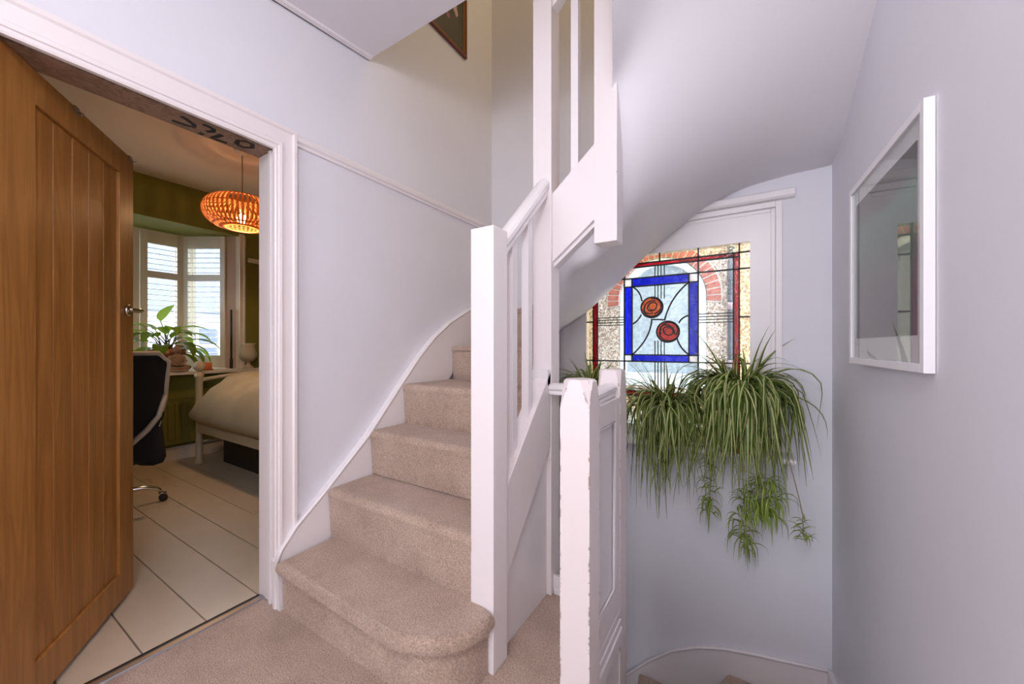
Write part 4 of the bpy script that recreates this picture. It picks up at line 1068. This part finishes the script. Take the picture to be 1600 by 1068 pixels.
cd_ = thing('candle', (-4.625, 1.605, SILL), 'short orange pillar candle on a dish beside the bedpost finial', 'candle')
m_, nt, b_, o_ = new_mat('orange_wax'); b_.inputs['Base Color'].default_value = (0.78, 0.22, 0.06, 1); b_.inputs['Roughness'].default_value = 0.5; b_.inputs['Subsurface Weight'].default_value = 0.3; b_.inputs['Subsurface Radius'].default_value = (0.02, 0.01, 0.005)
lathe('wax', [(0.046, 0.010), (0.048, 0.014), (0.048, 0.072), (0.044, 0.078), (0.0, 0.076)], (-4.625, 1.605, SILL), m_, cd_)
lathe('dish', [(0.045, 0), (0.062, 0.004), (0.066, 0.012), (0.05, 0.0095), (0.0, 0.0095)], (-4.625, 1.605, SILL), plain('orange_dish', (0.45, 0.16, 0.06), 0.4), cd_)
tube('wick', [(-4.625, 1.605, SILL + 0.076), (-4.625, 1.605, SILL + 0.086)], 0.0015, M_DARK, cd_, 5)

# seated stone figure
bd = thing('statuette', (-4.625, 1.375, SILL), 'small brown stone seated figure in front of the potted plant', 'statuette')
M_BUD = plain('brown_carved_stone', (0.33, 0.22, 0.14), 0.75, var=0.2, scale=25, bmp=0.4, bscale=60)
cx, cy, cz = -4.625, 1.375, SILL
bm = bmesh.new()
ball_bm(bm, (cx, cy, cz + 0.095), 0.055, 0.75, 0.95, 1.15); ball_bm(bm, (cx, cy, cz + 0.135), 0.048, 0.7, 1.05, 0.7)     # torso, shoulders
lathe_bm(bm, [(0.016, 0.15), (0.015, 0.185), (0.0, 0.186)], (cx, cy, cz), 12)
for s in (-1, 1):
    tube_bm(bm, [(cx, cy + s * 0.046, cz + 0.145), (cx + 0.012, cy + s * 0.062, cz + 0.10), (cx + 0.045, cy + s * 0.03, cz + 0.066), (cx + 0.052, cy + s * 0.004, cz + 0.060)], [0.016, 0.014, 0.011, 0.010], 8)
    tube_bm(bm, [(cx, cy + s * 0.03, cz + 0.045), (cx + 0.02, cy + s * 0.088, cz + 0.036), (cx + 0.05, cy + s * 0.05, cz + 0.030), (cx + 0.058, cy - s * 0.02, cz + 0.032)], [0.026, 0.022, 0.018, 0.012], 8)
from_bm('body', bm, M_BUD, bd, True)
bm = bmesh.new(); ball_bm(bm, (cx + 0.002, cy, cz + 0.205), 0.030, 0.95, 0.88, 1.15); ball_bm(bm, (cx + 0.030, cy, cz + 0.200), 0.006, 1, 0.8, 1.4, 8, 6)
for s in (-1, 1): ball_bm(bm, (cx, cy + s * 0.027, cz + 0.198), 0.008, 0.7, 0.5, 1.8, 8, 6)
for s in (-1, 1): ball_bm(bm, (cx + 0.026, cy + s * 0.011, cz + 0.211), 0.005, 0.7, 1.2, 0.6, 8, 6)
from_bm('head', bm, M_BUD, bd, True)
bm = bmesh.new(); ball_bm(bm, (cx - 0.003, cy, cz + 0.222), 0.028, 1.0, 0.95, 0.85); ball_bm(bm, (cx - 0.003, cy, cz + 0.250), 0.012, 1, 1, 1, 10, 8); from_bm('hair', bm, M_BUD, bd, True)
lathe('plinth', [(0.085, 0), (0.088, 0.006), (0.082, 0.020), (0.0, 0.021)], (cx - 0.0, cy, cz), M_BUD, bd, 20)

# big-leaved pot plant on the sill
pp = thing('potted_plant', (-4.86, 1.36, SILL), 'broad leaved green house plant in a terracotta pot in the bay window', 'plant')
pc = (-4.86, 1.36, SILL)
pt = lathe('pot', [(0.085, 0), (0.09, 0.01), (0.128, 0.15), (0.134, 0.155), (0.150, 0.160), (0.153, 0.212), (0.138, 0.214), (0.130, 0.17), (0.0, 0.17)], pc, M_TERRA, pp, 28)
box('plaque', pc[0] + 0.138, pc[0] + 0.156, pc[1] - 0.075, pc[1] - 0.02, pc[2] + 0.172, pc[2] + 0.196, plain('pale_plant_tag', (0.62, 0.40, 0.25), 0.6), pt, 0.002)
lathe('soil', [(0.0, 0.165), (0.132, 0.17), (0.12, 0.185), (0.0, 0.20)], pc, M_SOIL, pt, 16)
M_BIGLEAF = leaf_mat('broad_leaf', (0.19, 0.30, 0.02), (0.34, 0.46, 0.06), 0.05, 0.6, veins=True)
M_STEM = plain('plant_stem', (0.16, 0.09, 0.03), 0.6)
def broad(base, az, el, L, wd, droop, stem_l, start):
    b = Vector(base); s = Vector(start)
    mid = (b + s) / 2 + Vector((0, 0, 0.05))
    tube('stem', [s * (1 - f) ** 2 + mid * 2 * f * (1 - f) + b * f * f for f in [k / 6 for k in range(7)]], [0.007, 0.006, 0.006, 0.005, 0.005, 0.004, 0.004], M_STEM, pp, 6)
    pts = [b.copy()]; th = el; n = 8; p = b.copy()
    for k in range(n):
        p = p + Vector((math.cos(az) * math.cos(th), math.sin(az) * math.cos(th), math.sin(th))) * (L / n); pts.append(p.copy()); th -= droop / n
    side = Vector((-math.sin(az), math.cos(az), 0)); V, U, Fc = [], [], []
    for k, q in enumerate(pts):
        f = k / n; wv = wd * 0.5 * (math.sin(PI * min(1, f ** 0.75)) ** 0.8 if 0 < f < 1 else 0) + 0.0015
        t = (pts[min(k + 1, n)] - pts[max(k - 1, 0)]).normalized(); up = side.cross(t).normalized()
        if up.z < 0: up = -up
        for s_, u in ((-1, 0.0), (0, 0.5), (1, 1.0)): V.append(q + side * (s_ * wv) + up * (abs(s_) * wv * 0.28)); U.append((u, f))
    for k in range(n): a = 3 * k; Fc += [(a, a + 1, a + 4, a + 3), (a + 1, a + 2, a + 5, a + 4)]
    from_py('leaf', V, Fc, M_BIGLEAF, pp, True, U)
top = (pc[0], pc[1], pc[2] + 0.19)
# (dy, dz above sill, azimuth, elevation, length, width, droop)
rnd = random.Random(5)
LV = [(-0.05, 0.50, 2.0, 1.15, 0.24, 0.13, 0.5), (-0.22, 0.42, -2.0, 0.7, 0.30, 0.11, 1.9), (0.16, 0.42, 1.2, 0.45, 0.26, 0.10, 1.1), (-0.18, 0.36, -1.6, 0.5, 0.34, 0.11, 2.0), (-0.20, 0.28, -1.3, 0.3, 0.36, 0.12, 2.3),
      (-0.12, 0.33, -0.7, 0.6, 0.28, 0.11, 1.9), (0.02, 0.40, 0.0, 0.7, 0.24, 0.11, 2.0), (0.20, 0.34, 1.6, 0.5, 0.30, 0.10, 1.6), (0.26, 0.30, 1.5, 0.2, 0.34, 0.10, 1.2), (0.22, 0.24, 1.2, 0.2, 0.30, 0.10, 1.9),
      (0.18, 0.20, 0.9, 0.1, 0.30, 0.11, 2.0), (0.10, 0.26, 0.5, 0.3, 0.28, 0.12, 2.1), (-0.06, 0.24, -0.4, 0.3, 0.26, 0.12, 2.3), (-0.14, 0.22, -1.0, 0.1, 0.32, 0.11, 2.0), (0.04, 0.32, 0.6, 0.8, 0.24, 0.11, 1.6),
      (-0.02, 0.36, -0.8, 0.9, 0.22, 0.10, 1.5), (0.28, 0.22, 1.7, -0.1, 0.30, 0.09, 1.3), (-0.24, 0.20, -1.8, -0.1, 0.30, 0.10, 1.6), (0.14, 0.30, 2.2, 0.5, 0.26, 0.10, 1.5), (-0.10, 0.40, -2.4, 0.8, 0.24, 0.10, 1.3),
      (0.16, 0.15, 0.8, -0.1, 0.24, 0.10, 1.7), (0.24, 0.17, 1.3, -0.2, 0.26, 0.09, 1.5), (-0.16, 0.32, -1.2, 0.7, 0.28, 0.12, 2.2), (0.08, 0.37, 1.0, 0.6, 0.22, 0.10, 1.8)]
for dy, dz, az, el, L, wd, dp in LV:
    broad((pc[0] + 0.06 * math.cos(az), pc[1] + dy * 0.62, pc[2] + dz * 0.93 + 0.02), az, el, L * 0.95, wd, dp, 0, (top[0] + rnd.uniform(-.03, .03), top[1] + rnd.uniform(-.04, .04), top[2]))

# radiator under the sill
rd = thing('radiator', (BX0, 1.15, 0.13), 'olive painted ribbed radiator under the bedroom window sill', 'radiator')
box('panel', BX0 + 0.035, BX0 + 0.055, 0.35, 1.95, 0.16, 0.60, M_OLIVE, rd, 0.005)
rs = None
for k in range(30):
    y = 0.40 + k * 0.0515
    if rs is None: rs = box('rib', BX0 + 0.055, BX0 + 0.066, -0.014, 0.014, 0.20, 0.55, M_OLIVE, rd, 0.006); rs.location = (0, y, 0)
    else: share(rs, 'rib', rd, (0, y, 0))
box('top_grille', BX0 + 0.012, BX0 + 0.064, 0.35, 1.95, 0.595, 0.612, M_OLIVE, rd, 0.004)
box('bracket', BX0 + 0.004, BX0 + 0.04, 0.6, 0.64, 0.2, 0.5, M_OLIVE, rd, 0.0); box('bracket', BX0 + 0.004, BX0 + 0.04, 1.7, 1.74, 0.2, 0.5, M_OLIVE, rd, 0.0)

# bed
be = thing('bed', (-4.33, 1.45, 0), 'cream metal framed bed with ball topped posts against the green wall', 'bed')
M_BEDF = plain('cream_bed_enamel', (0.60, 0.50, 0.34), 0.35)
for y in (1.45, 2.90):
    lathe('bedpost', [(0.026, 0.0), (0.034, 0.01), (0.034, 0.04), (0.027, 0.05), (0.027, 0.40), (0.032, 0.42), (0.027, 0.44), (0.027, 0.80), (0.036, 0.815), (0.036, 0.845), (0.022, 0.858), (0.022, 0.868), (0.0, 0.87)], (-4.33, y, 0.0), M_BEDF, be, 16)
    bm = bmesh.new(); ball_bm(bm, (-4.33, y, 0.918), 0.047, 1, 1, 1.05, 18, 12); from_bm('finial', bm, M_BEDF, be, True)
tube('headboard_rail', [(-4.33, 1.47, 0.79), (-4.33, 1.75, 0.825), (-4.33, 2.17, 0.84), (-4.33, 2.6, 0.825), (-4.33, 2.88, 0.79)], 0.018, M_BEDF, be, 10)
tube('headboard_rail', [(-4.33, 1.47, 0.21), (-4.33, 2.88, 0.21)], 0.013, M_BEDF, be, 8)
for y in (1.72, 1.95, 2.18, 2.41, 2.64): tube('spindle', [(-4.33, y, 0.21), (-4.33, y, 0.83)], 0.010, M_BEDF, be, 8)
box('side_rail', -4.31, -2.38, 1.428, 1.462, 0.305, 0.385, M_BEDF, be, 0.010)
box('side_rail', -4.31, -2.38, 2.885, 2.92, 0.305, 0.385, M_BEDF, be, 0.010)
for x in (-2.36,):
    for y in (1.45, 2.90): lathe('foot_post', [(0.026, 0.0), (0.027, 0.05), (0.027, 0.55), (0.036, 0.57), (0.02, 0.6), (0.0, 0.61)], (x, y, 0.0), M_BEDF, be, 16)
box('mattress', -4.28, -2.40, 1.475, 2.87, 0.36, 0.56, plain('mattress_ticking', (0.55, 0.50, 0.42), 0.9), be, 0.04)
def duvet():
    nx_, ny_ = 46, 44; V = []
    rr = random.Random(9)
    from mathutils import noise as mn
    X0, X1, Y0, Y1 = -4.36, -2.42, 1.375, 2.98
    for i in range(nx_ + 1):
        for j in range(ny_ + 1):
            a, b = i / nx_, j / ny_
            x, y = X0 + (X1 - X0) * a, Y0 + (Y1 - Y0) * b
            ex = min(a, 1 - a) * (X1 - X0); ey = min(b, 1 - b) * (Y1 - Y0)
            fx_ = min(1, ex / 0.40); fy_ = min(1, ey / 0.42)
            dome = (1 - (1 - fx_) ** 2.3) ** 0.55 * (1 - (1 - fy_) ** 2.3) ** 0.55
            z = 0.50 + 0.33 * dome
            z += 0.040 * mn.noise(Vector((x * 2.3, y * 3.1, 0))) + 0.045 * (1 - abs(mn.noise(Vector((x * 4 + y * 5, y * 2 - x * 3, 3))))) ** 4
            V.append(Vector((x, y, z)))
    W_ = ny_ + 1
    Fc = [(i * W_ + j, (i + 1) * W_ + j, (i + 1) * W_ + j + 1, i * W_ + j + 1) for i in range(nx_) for j in range(ny_)]
    # underside: the edge rolls in and down over the rail
    rim = [i * W_ for i in range(nx_ + 1)] + [nx_ * W_ + j for j in range(1, W_)] + [i * W_ + ny_ for i in range(nx_ - 1, -1, -1)] + [j for j in range(ny_ - 1, 0, -1)]
    cxy = Vector(((X0 + X1) / 2, (Y0 + Y1) / 2))
    prev = rim
    for k, (ins, dz) in enumerate(((-0.008, -0.045), (0.018, -0.085), (0.07, -0.118))):
        cur = []
        for r in rim:
            p = V[r]; d = Vector((cxy.x - p.x, cxy.y - p.y))
            q = Vector((p.x + (ins if d.x > 0 else -ins) * min(1, abs(d.x) * 2), p.y + (ins if d.y > 0 else -ins) * min(1, abs(d.y) * 2), 0.50 + dz + 0.012 * mn.noise(Vector((p.x * 4, p.y * 4, 1)))))
            cur.append(len(V)); V.append(q)
        m = len(rim)
        for t in range(m): Fc.append((prev[t], cur[t], cur[(t + 1) % m], prev[(t + 1) % m]))
        prev = cur
    o = from_py('duvet', V, Fc, plain('cream_cotton_cover', (0.52, 0.43, 0.27), 0.9, var=0.05, bmp=0.25, bscale=18), None, True)
    bm = bmesh.new(); bm.from_mesh(o.data); bmesh.ops.recalc_face_normals(bm, faces=bm.faces); bm.to_mesh(o.data); bm.free()
    s = o.modifiers.new('soft', 'SUBSURF'); s.levels = 1; s.render_levels = 1
    return tag(o, 'puffy cream duvet lying on the metal framed bed', 'duvet')
duvet()
ub = thing('storage_box', (-3.75, 1.8, 0), 'dark brown storage box pushed under the bed', 'box')
M_DBOX = plain('dark_brown_box', (0.028, 0.022, 0.020), 0.6)
box('body', -4.22, -3.0, 1.60, 2.3, 0.002, 0.24, M_DBOX, ub, 0.008); box('lid', -4.235, -2.985, 1.588, 2.312, 0.24, 0.275, M_DBOX, ub, 0.006)

# office chair
oc = thing('office_chair', (-3.62, 0.70, 0), 'black mesh office chair with white back frame and chrome star base', 'chair')
ccx, ccy = -3.60, 0.67
def back_pts(s, z):  # s across -1..1 (x), curved in plan and profile; the back stands on the +y side
    y = ccy + 0.33 - 0.085 * (1 - s * s) * 0 + 0.05 * s * s * -1 - 0.10 * ((z - 0.72) / 0.35) ** 2 * (1 if z < 0.72 else -0.4) + 0.09 * max(0, (z - 0.55)) 
    return Vector((ccx + 0.24 * s, y, z))
V, Fc = [], []
for i in range(13):
    f = i / 12; z = 0.50 + 0.55 * f; wdt = 0.78 + 0.22 * math.sin(PI * min(1, f * 0.9 + 0.08))
    for j in range(9): V.append(back_pts((j / 8 * 2 - 1) * wdt, z))
for i in range(12):
    for j in range(8): a = i * 9 + j; Fc.append((a, a + 1, a + 10, a + 9))
o = from_py('backrest', V, Fc, M_BLACK, oc, True); s = o.modifiers.new('t', 'SOLIDIFY'); s.thickness = 0.035
M_CFR = plain('pale_plastic_frame', (0.62, 0.55, 0.48), 0.45)
fp = [back_pts(-0.9, 0.52) + Vector((0, .03, 0)), back_pts(-1.0, 0.75) + Vector((0, .03, 0)), back_pts(-0.95, 1.0) + Vector((0, .03, 0)), back_pts(-0.6, 1.06) + Vector((0, .03, 0)), back_pts(0.6, 1.06) + Vector((0, .03, 0)), back_pts(0.95, 1.0) + Vector((0, .03, 0)), back_pts(1.0, 0.75) + Vector((0, .03, 0)), back_pts(0.9, 0.52) + Vector((0, .03, 0))]
tube('back_frame', fp, 0.016, M_CFR, oc, 8, True)
for s_ in (-1, 1):
    tube('back_arm', [back_pts(0.97 * s_, 0.78) + Vector((0, .035, 0)), back_pts(0.80 * s_, 0.64) + Vector((0, .05, 0)), Vector((ccx + 0.12 * s_, ccy + 0.36, 0.56)), Vector((ccx + 0.05 * s_, ccy + 0.30, 0.46))], [0.014, 0.016, 0.018, 0.018], M_CFR, oc, 8)
    tube('armrest', [(ccx + 0.27 * s_, ccy + 0.12, 0.46), (ccx + 0.30 * s_, ccy + 0.12, 0.66), (ccx + 0.29 * s_, ccy + 0.05, 0.68), (ccx + 0.29 * s_, ccy - 0.12, 0.68)], [0.016, 0.016, 0.022, 0.02], M_RUBBER, oc, 8)
bm = bmesh.new(); bx(bm, ccx - 0.25, ccx + 0.25, ccy - 0.24, ccy + 0.27, 0.42, 0.50, 0.03); bx(bm, ccx - 0.23, ccx + 0.23, ccy - 0.20, ccy + 0.24, 0.39, 0.43, 0.01); from_bm('seat', bm, M_BLACK, oc)
box('mechanism', ccx - 0.10, ccx + 0.10, ccy - 0.10, ccy + 0.31, 0.34, 0.40, M_RUBBER, oc, 0.01)
# a dark garment hanging off the seat back
V, Fc = [], []
for i in range(7):
    for j in range(13):
        f, g = i / 6, j / 12; V.append(Vector((ccx - 0.24 + 0.48 * g, ccy + 0.300 + 0.035 * math.sin(g * 17) * f + 0.045 * f, 0.60 - f * (0.24 + 0.04 * math.sin(g * 9)))))
for i in range(6):
    for j in range(12): a = i * 13 + j; Fc.append((a, a + 1, a + 14, a + 13))
o = from_py('hanging_cloth', V, Fc, M_BLACK, oc, True); s = o.modifiers.new('t', 'SOLIDIFY'); s.thickness = 0.01
for ch in list(COL.objects):
    if ch.parent is oc:      # swivel the upper chair: its back is towards the door
        ch.data.transform(Matrix.Translation((ccx, ccy - 0.06, 0)) @ Matrix.Rotation(math.radians(-74), 4, 'Z') @ Matrix.Translation((-ccx, -ccy, 0)))
lathe('gas_lift', [(0.028, 0.075), (0.028, 0.22), (0.016, 0.221), (0.016, 0.35), (0.0, 0.351)], (ccx, ccy, 0), M_CHROME, oc, 16)
for k in range(5):
    a = math.radians(78 + 72 * k); c, s_ = math.cos(a), math.sin(a)
    P = lambda r, z: (ccx + r * c, ccy + r * s_, z)
    tube('leg', [P(0.02, 0.105), P(0.12, 0.122), P(0.22, 0.118), P(0.28, 0.095), P(0.305, 0.062)], [0.020, 0.018, 0.016, 0.014, 0.012], M_CHROME, oc, 10)
    bm = bmesh.new()
    for q in (-1, 1):
        b2 = bmesh.new(); lathe_bm(b2, [(0.0, -0.010), (0.020, -0.010), (0.024, -0.006), (0.024, 0.006), (0.020, 0.010), (0.0, 0.010)], (0, 0, 0), 16)
        bmesh.ops.rotate(b2, verts=b2.verts, cent=(0, 0, 0), matrix=Matrix.Rotation(a, 3, 'Z') @ Matrix.Rotation(PI / 2, 3, 'X'))
        bmesh.ops.translate(b2, verts=b2.verts, vec=(ccx + 0.312 * c - q * 0.015 * s_, ccy + 0.312 * s_ + q * 0.015 * c, 0.0245))
        me_ = bpy.data.meshes.new('t'); b2.to_mesh(me_); b2.free(); bm.from_mesh(me_)
    cs = from_bm('caster', bm, M_RUBBER, oc, True)
    tube('caster_hood', [P(0.290, 0.05), P(0.305, 0.058), P(0.325, 0.05)], 0.012, M_CHROME, cs, 8)

# bamboo pendant
LX, LY, LZ = -3.47, 1.445, 2.185
pl = thing('pendant_lamp', (LX, LY, BZ), 'glowing slatted bamboo pendant lamp hanging in the bedroom', 'lamp')
lathe('ceiling_rose', [(0.0, -0.035), (0.02, -0.035), (0.05, -0.010), (0.055, 0.0), (0.0, 0.0)], (LX, LY, BZ), M_WHITEPLASTIC, pl, 20)
tube('cord', [(LX, LY, BZ - 0.03), (LX + 0.004, LY, 2.5), (LX, LY, LZ + 0.06)], 0.0035, plain('brown_flex', (0.16, 0.10, 0.06), 0.6), pl, 6)
lathe('bulb_holder', [(0.018, 0.0), (0.020, 0.06), (0.008, 0.075), (0.0, 0.076)], (LX, LY, LZ + 0.01), M_WHITEPLASTIC, pl, 14)
M_BAMB = plain('honey_bamboo', (0.55, 0.30, 0.12), 0.5)
m_ = M_BAMB; nt = m_.node_tree; b_ = nt.nodes['Principled BSDF']; tl = N(nt, 'ShaderNodeBsdfTranslucent'); tl.inputs[0].default_value = (0.85, 0.40, 0.12, 1); mx = N(nt, 'ShaderNodeMixShader'); mx.inputs[0].default_value = 0.30
nt.links.new(b_.outputs[0], mx.inputs[1]); nt.links.new(tl.outputs[0], mx.inputs[2]); nt.links.new(mx.outputs[0], nt.nodes['Material Output'].inputs[0])
def sh(a): # meridian: a from -pi/2 (bottom) to pi/2 (top) -> radius, height
    return (0.262 * math.cos(a) ** 0.55 if math.cos(a) > 0 else 0.0, 0.128 * math.sin(a))
bm = bmesh.new()
for k in range(50):
    az = 2 * PI * k / 50; tx, ty = -math.sin(az), math.cos(az); rows = []
    for i in range(13):
        a = math.radians(-72 + 152 * i / 12); r, z = sh(a); hw = 0.0088 * (0.35 + 0.65 * r / 0.262)
        ring_ = []
        for q, dr_ in ((-1, 0), (1, 0), (1, -0.003), (-1, -0.003)):
            rr_ = r + dr_; ring_.append(bm.verts.new((LX + rr_ * math.cos(az) + q * hw * tx, LY + rr_ * math.sin(az) + q * hw * ty, LZ + z)))
        rows.append(ring_)
    for A_, B_ in zip(rows, rows[1:]):
        for q in range(4): bm.faces.new((A_[q], A_[(q + 1) % 4], B_[(q + 1) % 4], B_[q]))
o = from_bm('shade', bm, M_BAMB, pl, True); o['kind'] = 'stuff'
for a in (0.22, 1.15, -1.0):
    r, z = sh(a); tube('shade_hoop', [(LX + (r - 0.004) * math.cos(t), LY + (r - 0.004) * math.sin(t), LZ + z) for t in [2 * PI * k / 40 for k in range(40)]], 0.0045, M_BAMB, pl, 5, True)
# inner basket of finer hoops below the waist, and the woven rim round the opening
bm = bmesh.new()
for i in range(5):
    a = -0.28 - 0.16 * i; r, z = sh(a)
    tube_bm(bm, [(LX + (r - 0.012) * math.cos(t), LY + (r - 0.012) * math.sin(t), LZ + z) for t in [2 * PI * k / 36 for k in range(36)]], 0.0025, 4, True)
o = from_bm('lower_weave', bm, M_BAMB, pl, True); o['kind'] = 'stuff'
bm = bmesh.new()
pr2 = [(0.105, -0.126), (0.150, -0.122), (0.150, -0.119), (0.105, -0.123)]
A = [[bm.verts.new((LX + r * math.cos(2 * PI * k / 40), LY + r * math.sin(2 * PI * k / 40), LZ + z)) for k in range(40)] for r, z in pr2]
for q in range(4):
    for k in range(40): bm.faces.new((A[q][k], A[q][(k + 1) % 40], A[(q + 1) % 4][(k + 1) % 40], A[(q + 1) % 4][k]))
from_bm('opening_rim', bm, M_BAMB, pl, True)
bm = bmesh.new(); ball_bm(bm, (LX, LY, LZ - 0.045), 0.036, 1, 1, 1.15, 16, 12); from_bm('bulb', bm, emis('warm_lit_bulb', (1.0, 0.70, 0.36), 34), pl, True)
point('pendant_light', (LX, LY, LZ - 0.085), 30, (1.0, 0.58, 0.28), 0.03)

# hall and landing lamps (above and behind the frame), the hall pendant is added to carry its fill light
M_BULBW = emis('white_lit_bulb', (1.0, 0.93, 0.86), 6)
for p, zb, lab in (((0.02, -0.30, zc(-0.30)), 2.18, 'unseen bare bulb pendant added behind the camera for fill light'), ((0.0, 1.85, ZT), 4.40, 'bare bulb pendant hanging from the landing ceiling above the stairs')):
    t = thing('pendant_lamp', p, lab, 'lamp')
    lathe('ceiling_rose', [(0.0, -0.03), (0.02, -0.03), (0.05, -0.008), (0.052, 0.0), (0.0, 0.0)], p, M_WHITEPLASTIC, t, 20)
    tube('cord', [(p[0], p[1], p[2] - 0.02), (p[0], p[1], zb + 0.10)], 0.004, M_WHITEPLASTIC, t, 6)
    lathe('bulb_holder', [(0.018, 0.035), (0.020, 0.09), (0.008, 0.105), (0.0, 0.106)], (p[0], p[1], zb), M_WHITEPLASTIC, t, 14)
    bm = bmesh.new(); ball_bm(bm, (p[0], p[1], zb), 0.035, 1, 1, 1.2, 14, 10); from_bm('bulb', bm, M_BULBW, t, True)

# houses across the street, blurred behind the shutters
hs = thing('house', (-16, 6, ZL), 'pale house with a dark slate roof across the street', 'house')
M_FAC = plain('pale_render', (0.62, 0.64, 0.66), 0.9); M_SLATE = plain('blue_slate_roof', (0.14, 0.16, 0.22), 0.7, var=0.1)
box('facade', -18, -14, 3.0, 12.0, ZL, 2.2, M_FAC, hs, 0.0)
prism('roof', [(-18.3, 2.1), (-13.7, 2.1), (-16, 4.6)], 'y', 2.8, 12.2, M_SLATE, hs)
for y in (4.0, 6.3, 8.6):
    for z in (-1.6, 0.5): 
        f = box('window', -14.02, -13.95, y, y + 1.2, z, z + 1.2, M_FRAMEW, hs, 0.0)
        for a in (0.06, 0.66):
            for b in (0.06, 0.66): box('pane', -13.96, -13.94, y + a, y + a + 0.48, z + b, z + b + 0.48, M_SLATE, f, 0.0)
hs2 = thing('house', (-16, -2, ZL), 'darker slate hung house across the street', 'house')
box('facade', -18, -14, -4.6, 2.9, ZL, 1.4, plain('grey_blue_cladding', (0.24, 0.27, 0.36), 0.8, var=0.1), hs2, 0.0)
prism('roof', [(-18.3, 1.35), (-13.7, 1.35), (-16, 3.2)], 'y', -4.8, 2.79, M_SLATE, hs2)
for y in (-3.0, -0.4): box('window', -14.02, -13.95, y, y + 1.3, -0.9, 0.4, M_FRAMEW, hs2, 0.0)
